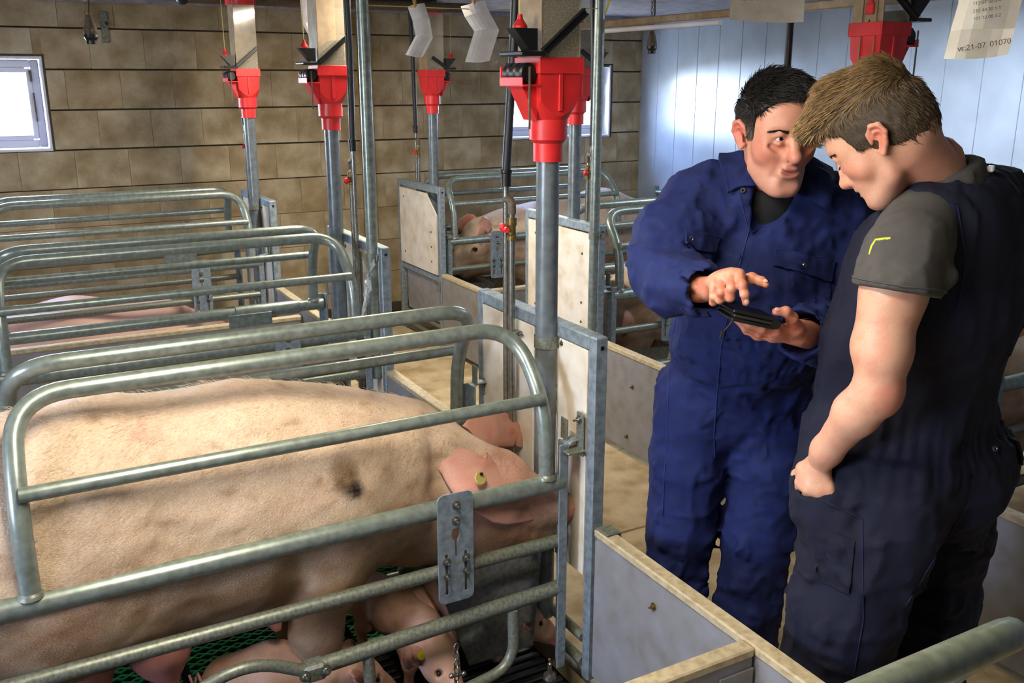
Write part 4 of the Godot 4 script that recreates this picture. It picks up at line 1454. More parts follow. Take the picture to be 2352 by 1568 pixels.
func front_sow_colour(p: Vector3, n: Vector3) -> Color:
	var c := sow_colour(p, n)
	# pink ears and snout, dirt along the face, the sore on the shoulder, scratches on the back
	c = c.lerp(lin(0.88, 0.66, 0.6), 0.8 * blob(p, V(1.2, 0.6, -2.2), 0.2))
	c = c.lerp(lin(0.9, 0.5, 0.5), 0.9 * blob(p, V(1.4, 0.52, -2.18), 0.07))
	var dirt := noise.get_noise_3d(p.x * 24, p.y * 24, p.z * 24) * 0.5 + 0.5
	c = c.lerp(lin(0.24, 0.18, 0.13), clampf(1.5 * blob(p, V(1.24, 0.49, -2.14), 0.15) * (dirt - 0.25), 0, 0.85))
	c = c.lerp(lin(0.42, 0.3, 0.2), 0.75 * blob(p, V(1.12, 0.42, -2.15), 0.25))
	c = c.lerp(lin(0.36, 0.25, 0.15), 0.9 * blob(p, V(0.7, 0.775, -2.15), 0.055) * (0.5 + dirt))
	c = c.lerp(lin(0.08, 0.04, 0.03), blob(p, V(0.72, 0.742, -2.15), 0.036))
	c = c.lerp(lin(0.5, 0.4, 0.25), 0.7 * blob(p, V(0.695, 0.81, -2.16), 0.06) * (0.4 + dirt))
	c = c.lerp(lin(0.7, 0.3, 0.25), clampf(1.4 * blob(p, V(0.23, 0.93, -2.3), 0.08) * (dirt - 0.3), 0, 0.6))
	return c


func front_sow():
	var t := thing("sow", "large pale sow standing in the nearest crate, with a dark sore on her shoulder", "sow", V(0.55, 0, -2.43), "sows in the crates")
	var f := F.new(V(-1.0, -0.02, -2.8), V(1.48, 1.06, -2.0), 0.014)
	var z := -2.42
	# trunk: rump, belly, shoulder
	f.chain([V(-0.72, 0.66, z), V(-0.35, 0.67, z), V(0.1, 0.675, z), V(0.5, 0.67, z), V(0.78, 0.655, z)], [0.24, 0.295, 0.305, 0.288, 0.255], 0.12, 1.0, V(0, 0, 1), 0.86)
	f.chain([V(-0.4, 0.58, z + 0.02), V(0.0, 0.56, z + 0.02), V(0.42, 0.58, z + 0.02)], [0.2, 0.225, 0.2], 0.1, 1.0, V(0, 0, 1), 1.02)
	# shoulder blades, neck, head turned to the near rail
	for s in [-1.0, 1.0]:
		f.bone(V(0.72, 0.72, z + 0.13 * s), V(0.66, 0.46, z + 0.15 * s), 0.13, 0.105, 0.08)
		f.bone(V(-0.6, 0.72, z + 0.12 * s), V(-0.55, 0.42, z + 0.16 * s), 0.17, 0.12, 0.08)
	f.chain([V(0.72, 0.655, z), V(0.95, 0.63, z + 0.01), V(1.1, 0.575, z + 0.06)], [0.245, 0.195, 0.155], 0.1, 1.0, V(0, 0, 1), 0.92)
	f.chain([V(1.08, 0.6, -2.34), V(1.2, 0.575, -2.285), V(1.3, 0.53, -2.225), V(1.35, 0.525, -2.2)], [0.15, 0.118, 0.07, 0.052], 0.05)
	f.chain([V(0.98, 0.5, -2.38), V(1.14, 0.46, -2.29), V(1.26, 0.45, -2.235), V(1.33, 0.455, -2.215)], [0.14, 0.1, 0.06, 0.036], 0.05)
	# cheek, brow, snout disc
	f.bone(V(1.14, 0.5, -2.24), V(1.2, 0.48, -2.215), 0.06, 0.045, 0.04)
	f.bone(V(1.352, 0.53, -2.197), V(1.378, 0.53, -2.187), 0.05, 0.047, 0.01)
	for s in [-1.0, 1.0]:
		f.bone(V(1.43, 0.535, -2.165) + V(0.006, 0, 0.017) * s, V(1.4, 0.535, -2.18) + V(0.006, 0, 0.017) * s, 0.009, 0.006, 0.006, -1.0)
	# mouth line and folds of the cheek
	f.chain([V(1.38, 0.475, -2.15), V(1.3, 0.475, -2.155), V(1.24, 0.49, -2.155)], [0.008, 0.008, 0.006], 0.012, -1.0)
	f.chain([V(1.21, 0.53, -2.11), V(1.22, 0.49, -2.12), V(1.2, 0.45, -2.13)], [0.006, 0.008, 0.006], 0.014, -1.0)
	f.chain([V(1.0, 0.8, -2.26), V(0.985, 0.68, -2.2), V(0.99, 0.52, -2.2)], [0.01, 0.016, 0.012], 0.05, -1.0)
	f.chain([V(0.56, 0.55, -2.14), V(0.545, 0.47, -2.15), V(0.56, 0.42, -2.2)], [0.012, 0.026, 0.02], 0.05, -1.0)
	# legs: knee of the fore leg low, hock of the hind leg pointing back
	for s in [-1.0, 1.0]:
		var zz: float = z + 0.145 * s
		f.chain([V(0.66, 0.46, zz), V(0.625, 0.28, zz), V(0.635, 0.13, zz), V(0.645, 0.045, zz)], [0.095, 0.068, 0.045, 0.042], 0.04)
		f.chain([V(0.645, 0.05, zz), V(0.69, 0.03, zz + 0.014)], [0.042, 0.024], 0.02)
		f.bone(V(0.64, 0.04, zz - 0.02), V(0.69, 0.03, zz - 0.018), 0.03, 0.022, 0.01)
		f.chain([V(-0.55, 0.45, zz), V(-0.5, 0.33, zz), V(-0.62, 0.2, zz), V(-0.6, 0.045, zz)], [0.12, 0.085, 0.05, 0.045], 0.04)
		f.bone(V(-0.6, 0.05, zz), V(-0.55, 0.03, zz), 0.042, 0.026, 0.02)
	f.ripple(func(p): return 0.006 * noise.get_noise_3d(p.x * 7, p.y * 9, p.z * 7) + 0.0016 * noise.get_noise_3d(p.x * 30, p.y * 45, p.z * 30))
	var g := skin_new()
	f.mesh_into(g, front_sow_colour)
	var back := Transform3D(Basis(), -t.position)
	put("body", skin_mesh(g), M.sow, t, back)
	var coat := G.new()
	var vs: PackedVector3Array = g.v
	var ns: PackedVector3Array = g.n
	var cs: PackedColorArray = g.c
	for k in 42000:
		var q := rng.randi() % vs.size()
		var p := vs[q]
		var nn := ns[q]
		if nn.z < -0.35 or p.x < -0.15 or p.y < 0.2 or p.distance_to(V(1.37, 0.53, -2.19)) < 0.09:
			continue
		p += V(rng.randf_range(-0.008, 0.008), rng.randf_range(-0.008, 0.008), rng.randf_range(-0.008, 0.008)).slide(nn)
		var d := (V(-0.75, -0.55, 0.1) + V(rng.randf_range(-0.35, 0.35), rng.randf_range(-0.35, 0.35), 0) + 0.5 * V(noise.get_noise_3dv(p * 6.0), noise.get_noise_3dv(p * 6.0 + V(9, 0, 0)), 0)).slide(nn).normalized()
		var l := rng.randf_range(0.009, 0.02)
		var sd := d.cross(nn) * 0.00055
		coat.col = (cs[q] * rng.randf_range(0.72, 1.3)).lerp(lin(0.95, 0.92, 0.86), rng.randf() * 0.35)
		var e := p + d * l + nn * l * 0.16
		coat.tri(p - sd, p + sd, e, nn, nn, nn)
	put("coat", coat, M.bristle, t, back).set_meta("kind", "stuff")
	# udder: a row of heavy pink glands with teats
	for s in [-1.0, 1.0]:
		var u := F.new(V(-0.5, 0.1, -2.62), V(0.62, 0.52, -2.2), 0.011)
		for k in 4:
			var x := -0.36 + 0.19 * k
			var zz: float = z + 0.085 * s + 0.02
			u.bone(V(x, 0.4, zz), V(x + 0.01, 0.345 + 0.008 * (k % 2), zz + 0.015 * s), 0.1, 0.082, 0.03)
			u.chain([V(x + 0.02, 0.29, zz + 0.035 * s), V(x + 0.025, 0.235, zz + 0.05 * s), V(x + 0.025, 0.205, zz + 0.055 * s)], [0.034, 0.017, 0.013], 0.03)
		u.bone(V(0.5, 0.43, z + 0.12 * s), V(0.515, 0.345, z + 0.16 * s), 0.05, 0.018, 0.03)
		var h := skin_new()
		u.ripple(func(p): return 0.003 * noise.get_noise_3d(p.x * 26, p.y * 14, p.z * 26))
		u.mesh_into(h, func(p, n): return lin(0.8, 0.55, 0.52).lerp(lin(0.68, 0.38, 0.37), smoothstep(0.3, 0.2, p.y)) * (1.0 + 0.15 * noise.get_noise_3dv(p * 20.0)))
		put("udder", skin_mesh(h), M.piglet, t, back)
	# ears: lopped flaps, broad and thick
	ear(t, [V(1.05, 0.745, -2.26), V(1.1, 0.69, -2.19), V(1.185, 0.615, -2.165), V(1.3, 0.535, -2.165)], [0.065, 0.095, 0.085, 0.02], V(0.3, 0.45, 0.85), back, 0)
	ear(t, [V(1.2, 0.7, -2.42), V(1.29, 0.725, -2.45), V(1.37, 0.69, -2.47), V(1.425, 0.61, -2.47)], [0.055, 0.075, 0.06, 0.012], V(0.35, 0.6, 0.72), back, 1)
	# worn round ear tag
	var tg := put("ear_tag", g_new().lathe([Vector2(0, 0), Vector2(0.019, 0), Vector2(0.0195, 0.002), Vector2(0.017, 0.004), Vector2(0, 0.004)], Transform3D(Basis(Vector3.RIGHT, 1.1) * Basis(Vector3.BACK, -0.2), V(1.085, 0.695, -2.158)), 18), M.tag_dirty, t, back)
	put("tag_stud", g_new().lathe([Vector2(0, 0.004), Vector2(0.005, 0.004), Vector2(0.004, 0.009), Vector2(0, 0.01)], Transform3D(Basis(Vector3.RIGHT, 1.1) * Basis(Vector3.BACK, -0.2), V(1.087, 0.706, -2.161)), 10), M.black, tg)
	tg.set_meta("label", "dirty yellow ear tag")
	put("eye", g_new().ball(V(1.262, 0.53, -2.165), Vector3.ONE * 0.011), M.black, t, back)
	# bristles along the back
	var br := g_new(0.0)
	for k in 260:
		var x := rng.randf_range(-0.3, 1.05)
		var q := f.hit(V(x, 1.1, z + rng.randf_range(-0.12, 0.1)), V(0, -1, 0))
		var d := V(-0.7 + rng.randf_range(-0.3, 0.3), 0.35 + rng.randf() * 0.4, rng.randf_range(-0.3, 0.3)).normalized()
		br.tube([q, q + d * 0.013, q + d * 0.026 + V(-0.004, -0.004, 0)], [0.0006, 0.0005, 0.0001], 3, false)
	put("bristles", br, M.bristle, t, back).set_meta("kind", "stuff")


func ear(t: Node, mid: Array, half: Array, out: Vector3, back: Transform3D, k: int):
	# a curved leaf of skin: centre line, half widths, the way it faces
	var rows := []
	var nor := []
	var n := 14
	for s in [1.0, -1.0]:
		for i in (n + 1):
			pass
	for i in n + 1:
		var q := float(i) / n * (mid.size() - 1)
		var j: int = min(int(q), mid.size() - 2)
		var fr := q - j
		var p: Vector3 = (mid[j] as Vector3).lerp(mid[j + 1], fr)
		var w: float = lerpf(half[j], half[j + 1], fr)
		var d: Vector3 = ((mid[j + 1] as Vector3) - mid[j]).normalized()
		var side := d.cross(out).normalized()
		var up := side.cross(d).normalized()
		var row := PackedVector3Array()
		var no := PackedVector3Array()
		var m := 16
		for a in m:
			var th := TAU * a / m
			var c := cos(th)
			var th2 := 0.007 if i < n else 0.004
			var curl := -0.32 * w * c * c + 0.006 * noise.get_noise_2d(i * 1.7 + k * 9, c * 4)
			row.append(p + side * (w * c) + up * (sin(th) * th2 + curl))
			no.append((up * sin(th) + side * c * 0.4 * signf(1)).normalized())
		rows.append(row)
		nor.append(no)
	var g := g_new(0.0, Color(1, 1, 1))
	g.col = lin(0.88, 0.67, 0.6)
	g.rings(rows, nor)
	g.cap(rows[n], (mid[-1] - mid[-2]).normalized())
	# vertex colours: hairy pink, dirt at the tip
	for i in g.v.size():
		var p: Vector3 = g.v[i]
		var dd := clampf(0.5 + noise.get_noise_3dv(p * 28.0) * 0.9, 0, 1)
		var tip := smoothstep(0.2 if half[1] > 0.09 else 0.06, 0.03, p.distance_to(mid[-1]))
		var c := lin(0.9, 0.69, 0.62).lerp(lin(0.82, 0.5, 0.46), clampf(noise.get_noise_3dv(p * 14.0), 0, 1) * 0.8)
		c = c.lerp(lin(0.2, 0.14, 0.1), clampf(tip * (0.25 + 2.6 * maxf(dd - 0.42, 0.0)), 0, 0.92))
		c = c.lerp(lin(0.8, 0.36, 0.34), clampf(2.0 * noise.get_noise_3dv(p * 19.0 + Vector3(4, 0, 0)) - 0.5, 0, 0.6))
		g.c[i] = c if k == 0 else c.lerp(lin(0.5, 0.33, 0.25), 0.35 + 0.4 * tip)
	put("ear", g, M.piglet, t, back)


func plain_sow_mesh(head_low: float) -> ArrayMesh:
	# a standing sow, head towards -x, at the origin
	var f := F.new(V(-0.62, -0.02, -0.34), V(1.5, 1.02, 0.34), 0.018)
	f.chain([V(0.05, 0.62, 0), V(0.4, 0.63, 0), V(0.85, 0.64, 0), V(1.12, 0.62, 0)], [0.25, 0.275, 0.29, 0.25], 0.12, 1.0, V(0, 0, 1), 0.86)
	f.bone(V(0.35, 0.5, 0), V(0.8, 0.48, 0), 0.2, 0.2, 0.1)
	var hy := 0.62 - head_low * 0.25
	f.chain([V(0.05, 0.63, 0), V(-0.14, 0.64 - head_low * 0.06, 0), V(-0.24, hy + 0.04, 0)], [0.23, 0.18, 0.15], 0.1)
	f.chain([V(-0.22, hy + 0.03, 0), V(-0.36, hy - 0.06 - head_low * 0.05, 0), V(-0.46, hy - 0.12 - head_low * 0.1, 0)], [0.14, 0.09, 0.062], 0.05)
	f.bone(V(-0.18, hy - 0.08, 0), V(-0.36, hy - 0.16 - head_low * 0.05, 0), 0.12, 0.06, 0.05)
	f.bone(V(-0.46, hy - 0.12 - head_low * 0.1, 0), V(-0.485, hy - 0.13 - head_low * 0.11, 0), 0.055, 0.055, 0.01)
	for s in [-1.0, 1.0]:
		f.bone(V(0.08, 0.66, 0.12 * s), V(0.1, 0.42, 0.15 * s), 0.12, 0.1, 0.07)
		f.bone(V(1.05, 0.68, 0.12 * s), V(1.0, 0.4, 0.15 * s), 0.16, 0.12, 0.08)
		f.chain([V(0.1, 0.44, 0.15 * s), V(0.12, 0.26, 0.15 * s), V(0.1, 0.04, 0.15 * s)], [0.085, 0.055, 0.04], 0.04)
		f.chain([V(1.0, 0.42, 0.15 * s), V(0.97, 0.32, 0.15 * s), V(1.06, 0.2, 0.15 * s), V(1.04, 0.04, 0.15 * s)], [0.11, 0.08, 0.048, 0.042], 0.04)
		f.bone(V(-0.33, hy + 0.01 - head_low * 0.02, 0.085 * s), V(-0.36, hy - 0.01 - head_low * 0.02, 0.09 * s), 0.02, 0.018, 0.02, -1.0)
		f.bone(V(-0.52, hy - 0.12 - head_low * 0.12, 0.02 * s), V(-0.47, hy - 0.12 - head_low * 0.12, 0.02 * s), 0.011, 0.01, 0.01, -1.0)
	f.ripple(func(p): return 0.006 * noise.get_noise_3d(p.x * 7, p.y * 9, p.z * 7))
	var g := skin_new()
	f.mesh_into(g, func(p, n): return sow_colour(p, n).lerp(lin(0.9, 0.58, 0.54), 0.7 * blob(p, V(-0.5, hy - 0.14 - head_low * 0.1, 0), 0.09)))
	return skin_mesh(g)


func plain_sow(at: Vector3, turn: float, mesh: ArrayMesh, hl: float, label: String):
	var t := thing("sow", label, "sow", at, "sows in the crates", turn)
	put("body", mesh, M.sow, t)
	var hy := 0.62 - hl * 0.25
	for s in [-1.0, 1.0]:
		ear(t, [V(-0.21, hy + 0.14, 0.09 * s), V(-0.25, hy + 0.18, 0.13 * s), V(-0.31, hy + 0.15, 0.15 * s), V(-0.36, hy + 0.07, 0.15 * s)], [0.05, 0.068, 0.055, 0.012], V(0.5, 0.45, 0.7 * s), Transform3D(), 1)
		put("eye", g_new().ball(V(-0.345, hy + 0.0 - hl * 0.02, 0.083 * s), Vector3.ONE * 0.013), M.black, t)
	var p := []
	for k in 12:
		p.append(V(1.34 + 0.006 * k, 0.74 + 0.03 * sin(k * 0.9), 0.03 * cos(k * 0.9)))
	var tl := g_new()
	tl.col = lin(0.86, 0.68, 0.58)
	tl.tube(p, 0.011, 6)
	put("tail", tl, M.piglet, t)


func piglet_mesh(bend: float, reach: float) -> Dictionary:
	# a piglet at the origin, nose towards +x; bend lowers the head
	var f := F.new(V(-0.2, -0.01, -0.13), V(0.34, 0.27, 0.13), 0.0065)
	f.chain([V(-0.12, 0.145, 0), V(-0.02, 0.15, 0), V(0.1, 0.142, 0)], [0.06, 0.066, 0.056], 0.03, 1.0, V(0, 0, 1), 0.9)
	var h := V(0.19, 0.165 - bend * 0.085, 0)
	f.chain([V(0.1, 0.148, 0), V(0.15, 0.155 - bend * 0.04, 0), h], [0.053, 0.046, 0.044], 0.025)
	var nose := h + V(0.075, -0.02 - bend * 0.045, 0)
	f.chain([h, h + (nose - h) * 0.55, nose], [0.043, 0.026, 0.019], 0.018)
	f.bone(nose, nose + (nose - h).normalized() * 0.008, 0.0195, 0.02, 0.004)
	f.bone(h + V(0.0, -0.022, 0), h + V(0.05, -0.035 - bend * 0.02, 0), 0.03, 0.014, 0.012)
	for s in [-1.0, 1.0]:
		f.bone(h + V(0.028, 0.008, 0.027 * s), h + V(0.034, 0.006, 0.034 * s), 0.009, 0.006, 0.008, -1.0)
		f.bone(nose + V(0.012, 0.002, 0.007 * s), nose + V(-0.004, 0.002, 0.007 * s), 0.004, 0.003, 0.003, -1.0)
		f.chain([V(0.085, 0.125, 0.036 * s), V(0.095 + reach, 0.065, 0.038 * s), V(0.088 + reach, 0.012, 0.038 * s)], [0.034, 0.017, 0.012], 0.018)
		f.bone(V(0.088 + reach, 0.012, 0.038 * s), V(0.103 + reach, 0.006, 0.038 * s), 0.012, 0.008, 0.006)
		f.chain([V(-0.12, 0.13, 0.036 * s), V(-0.1, 0.085, 0.04 * s), V(-0.135, 0.055, 0.04 * s), V(-0.125, 0.012, 0.04 * s)], [0.042, 0.024, 0.014, 0.012], 0.018)
		f.bone(V(-0.125, 0.012, 0.04 * s), V(-0.108, 0.006, 0.04 * s), 0.012, 0.008, 0.006)
	f.ripple(func(p): return 0.0025 * noise.get_noise_3d(p.x * 22, p.y * 22, p.z * 22))
	var g := skin_new()
	f.mesh_into(g, func(p, n):
		var c := lin(0.93, 0.76, 0.67).lerp(lin(0.76, 0.6, 0.5), clampf(noise.get_noise_3dv(p * 13.0) * 1.2 + 0.15, 0, 0.75))
		c = c.lerp(lin(0.85, 0.5, 0.46), blob(p, nose, 0.05))
		return c.lerp(lin(0.72, 0.62, 0.42), 0.6 * blob(p, h + V(0.0, 0.04, 0), 0.05)))
	return {"mesh": skin_mesh(g), "head": h}


func piglet(at: Vector3, turn: float, d: Dictionary, label: String, tagged: bool):
	var t := thing("piglet", label, "piglet", at, "piglets under the big sow", turn)
	t.scale = Vector3.ONE * 1.2
	put("body", d.mesh, M.piglet, t)
	var h: Vector3 = d.head
	for s in [-1.0, 1.0]:
		var a := h + V(-0.012, 0.03, 0.028 * s)
		ear(t, [a, a + V(-0.006, 0.016, 0.026 * s), a + V(-0.004, 0.014, 0.05 * s), a + V(0.004, 0.0, 0.066 * s)], [0.017, 0.026, 0.021, 0.006], V(0.75, 0.55, 0.1), Transform3D(), 0)
		put("eye", g_new().ball(h + V(0.028, 0.007, 0.0275 * s), Vector3.ONE * 0.006), M.black, t)
	if tagged:
		put("ear_tag", g_new().lathe([Vector2(0, 0), Vector2(0.0105, 0), Vector2(0.0105, 0.003), Vector2(0.005, 0.004), Vector2(0.004, 0.009), Vector2(0, 0.009)], Transform3D(Basis(Vector3.BACK, -0.9), h + V(0.0, 0.055, 0.058)), 14), M.yellow, t)
	var p := []
	for k in 9:
		p.append(V(-0.178 - 0.003 * k, 0.165 + 0.011 * sin(k * 1.0), 0.011 * cos(k * 1.0)))
	var g := g_new()
	g.col = lin(0.88, 0.66, 0.58)
	g.tube(p, 0.0035, 5)
	put("tail", g, M.piglet, t)


func lying_pig():
	var t := thing("pig", "pink pig lying down in the crate by the block wall", "pig", V(0.3, 0, -5.72), "")
	var f := F.new(V(-0.75, -0.02, -0.4), V(1.15, 0.62, 0.4), 0.02)
	f.chain([V(-0.5, 0.28, 0), V(0.0, 0.29, 0), V(0.45, 0.28, 0)], [0.25, 0.27, 0.23], 0.1)
	f.chain([V(0.45, 0.27, 0), V(0.68, 0.22, 0), V(0.85, 0.15, 0.02), V(0.98, 0.1, 0.03)], [0.22, 0.17, 0.12, 0.06], 0.08)
	for s in [-1.0, 1.0]:
		f.chain([V(0.4, 0.2, 0.17 * s), V(0.55, 0.07, 0.22 * s), V(0.75, 0.04, 0.22 * s)], [0.1, 0.06, 0.035], 0.04)
		f.chain([V(-0.45, 0.22, 0.17 * s), V(-0.2, 0.08, 0.26 * s), V(-0.4, 0.04, 0.29 * s)], [0.14, 0.08, 0.04], 0.04)
	var g := skin_new()
	f.mesh_into(g, func(p, n): return lin(0.92, 0.76, 0.7).lerp(lin(0.87, 0.66, 0.59), clampf(noise.get_noise_3dv(p * 4.0) + 0.1, 0, 0.6)))
	put("body", skin_mesh(g), M.piglet, t)
	for s in [-1.0, 1.0]:
		ear(t, [V(0.76, 0.27, 0.08 * s), V(0.8, 0.3, 0.13 * s), V(0.87, 0.26, 0.15 * s), V(0.92, 0.18, 0.15 * s)], [0.04, 0.06, 0.05, 0.01], V(-0.4, 0.5, 0.7 * s), Transform3D(), 1)


func animals():
	front_sow()
	lying_pig()
	var up := plain_sow_mesh(0.0)
	plain_sow(V(3.22, 0, -5.9), 0.1, up, 0.0, "pale sow looking out over the pen wall beside the cut-corner board")
	var down := plain_sow_mesh(1.0)
	plain_sow(V(3.2, 0, -4.09), 0.0, down, 1.0, "sow with her head down in the trough beside the man's sleeve")
	plain_sow(V(3.22, 0, -2.24), 0.0, down, 1.0, "darker sow seen behind the young man's back")
	var a := piglet_mesh(0.9, 0.01)
	piglet(V(0.53, 0, -2.3), -0.2, a, "piglet seen side-on under the sow's belly beside her front leg", false)
	piglet(V(0.93, 0, -2.42), -PI / 2 + 0.18, a, "piglet with a yellow ear tag facing us behind the hanging chain", true)
	piglet(V(1.1, 0, -2.36), -0.35, a, "piglet in the shade of the trough, nose towards the gate", false)


# ------------------------------------------------------------------ people
const EYE_POINT := Vector3(0, 1.77, 0)


func clip(f: F, fn: Callable):
	for z in f.nz:
		for y in f.ny:
			var i := (z * f.ny + y) * f.nx
			for x in f.nx:
				if f.f[i] < 0.03:
					f.f[i] = maxf(f.f[i], fn.call(f.lo + Vector3(x, y, z) * f.cell))
				i += 1


func on(f: F, p: Vector3, off := 0.0) -> Vector3:
	var d := (p - EYE_POINT).normalized()
	return f.hit(p - d * 0.16, d, off)


func add_skin(g: Dictionary, o: Dictionary, t: Transform3D):
	var base: int = g.v.size()
	for k in o.v.size():
		g.v.append(t * o.v[k])
		g.n.append(t.basis * o.n[k])
		g.c.append(o.c[k])
	for k in o.i:
		g.i.append(base + k)


func patch(parent: Node, called: String, f: F, q: Array, nu: int, nv: int, off: float, m: Material, thick := 0.004, lifted := []) -> MeshInstance3D:
	# a flap of cloth lying on a body: four corners (through them a grid), laid on the surface
	var rows := []
	var nor := []
	for j in nv + 1:
		var v := float(j) / nv
		var row := []
		var no := []
		for i in nu + 1:
			var u := float(i) / nu
			var p := (q[0] as Vector3).lerp(q[1], u).lerp((q[3] as Vector3).lerp(q[2], u), v)
			var s := f.snap(p, off)
			var nn := f.grad(s).normalized()
			if not lifted.is_empty():
				s += nn * lifted[0] * pow(v, 1.5)
			row.append(s)
			no.append(nn)
		rows.append(row)
		nor.append(no)
	var g := g_new()
	for j in nv:
		for i in nu:
			var a: Vector3 = rows[j][i]
			var b: Vector3 = rows[j][i + 1]
			var c: Vector3 = rows[j + 1][i + 1]
			var d: Vector3 = rows[j + 1][i]
			var na: Vector3 = nor[j][i]
			var nb: Vector3 = nor[j][i + 1]
			var nc: Vector3 = nor[j + 1][i + 1]
			var nd: Vector3 = nor[j + 1][i]
			g.tri(a, b, c, na, nb, nc)
			g.tri(a, c, d, na, nc, nd)
			g.tri(a - na * thick, b - nb * thick, c - nc * thick, -na, -nb, -nc)
			g.tri(a - na * thick, c - nc * thick, d - nd * thick, -na, -nc, -nd)
	for e in [[0, true], [nv, true], [0, false], [nu, false]]:
		for i in (nu if e[1] else nv):
			var a: Vector3 = rows[e[0]][i] if e[1] else rows[i][e[0]]
			var b: Vector3 = rows[e[0]][i + 1] if e[1] else rows[i + 1][e[0]]
			var na: Vector3 = nor[e[0]][i] if e[1] else nor[i][e[0]]
			var mid: Vector3 = rows[nv / 2][nu / 2]
			var s := (b - a).cross(na).normalized()
			if s.dot((a - mid)) < 0:
				s = -s
			g.quad(a, b, b - na * thick, a - na * thick, s)
	return put(called, g, m, parent)


func seam(g: G, f: F, pts: Array, r: float, off := 0.0005, view := true):
	var p := PackedVector3Array()
	for i in pts.size() - 1:
		var n: int = max(2, int((pts[i] as Vector3).distance_to(pts[i + 1]) / 0.018))
		for k in n:
			var s := (pts[i] as Vector3).lerp(pts[i + 1], float(k) / n)
			p.append(on(f, s, off) if view else f.snap(s, off))
	p.append(on(f, pts[-1], off) if view else f.snap(pts[-1], off))
	g.tube(p, r, 5, false)


func sew(parent: Node, f: F, pts: Array, r: float, off := 0.0005, view := true, m: Material = null):
	var g := g_new()
	seam(g, f, pts, r, off, view)
	put("seam", g, m if m else M.blue_edge, parent)


func stud(parent: Node, f: F, at: Vector3, s := 1.0):
	var p := on(f, at, 0.006)
	var fr := aim(p, p + f.grad(p))
	put("press_stud", g_new().lathe([Vector2(0.0025, 0.001), Vector2(0.0035, 0.0025), Vector2(0.0058, 0.0025), Vector2(0.0068, 0.0), Vector2(0.0068, -0.004), Vector2(0.0025, -0.004), Vector2(0.0025, 0.001)], Transform3D(fr.basis.scaled(Vector3.ONE * s), p), 14), M.stainless, parent)


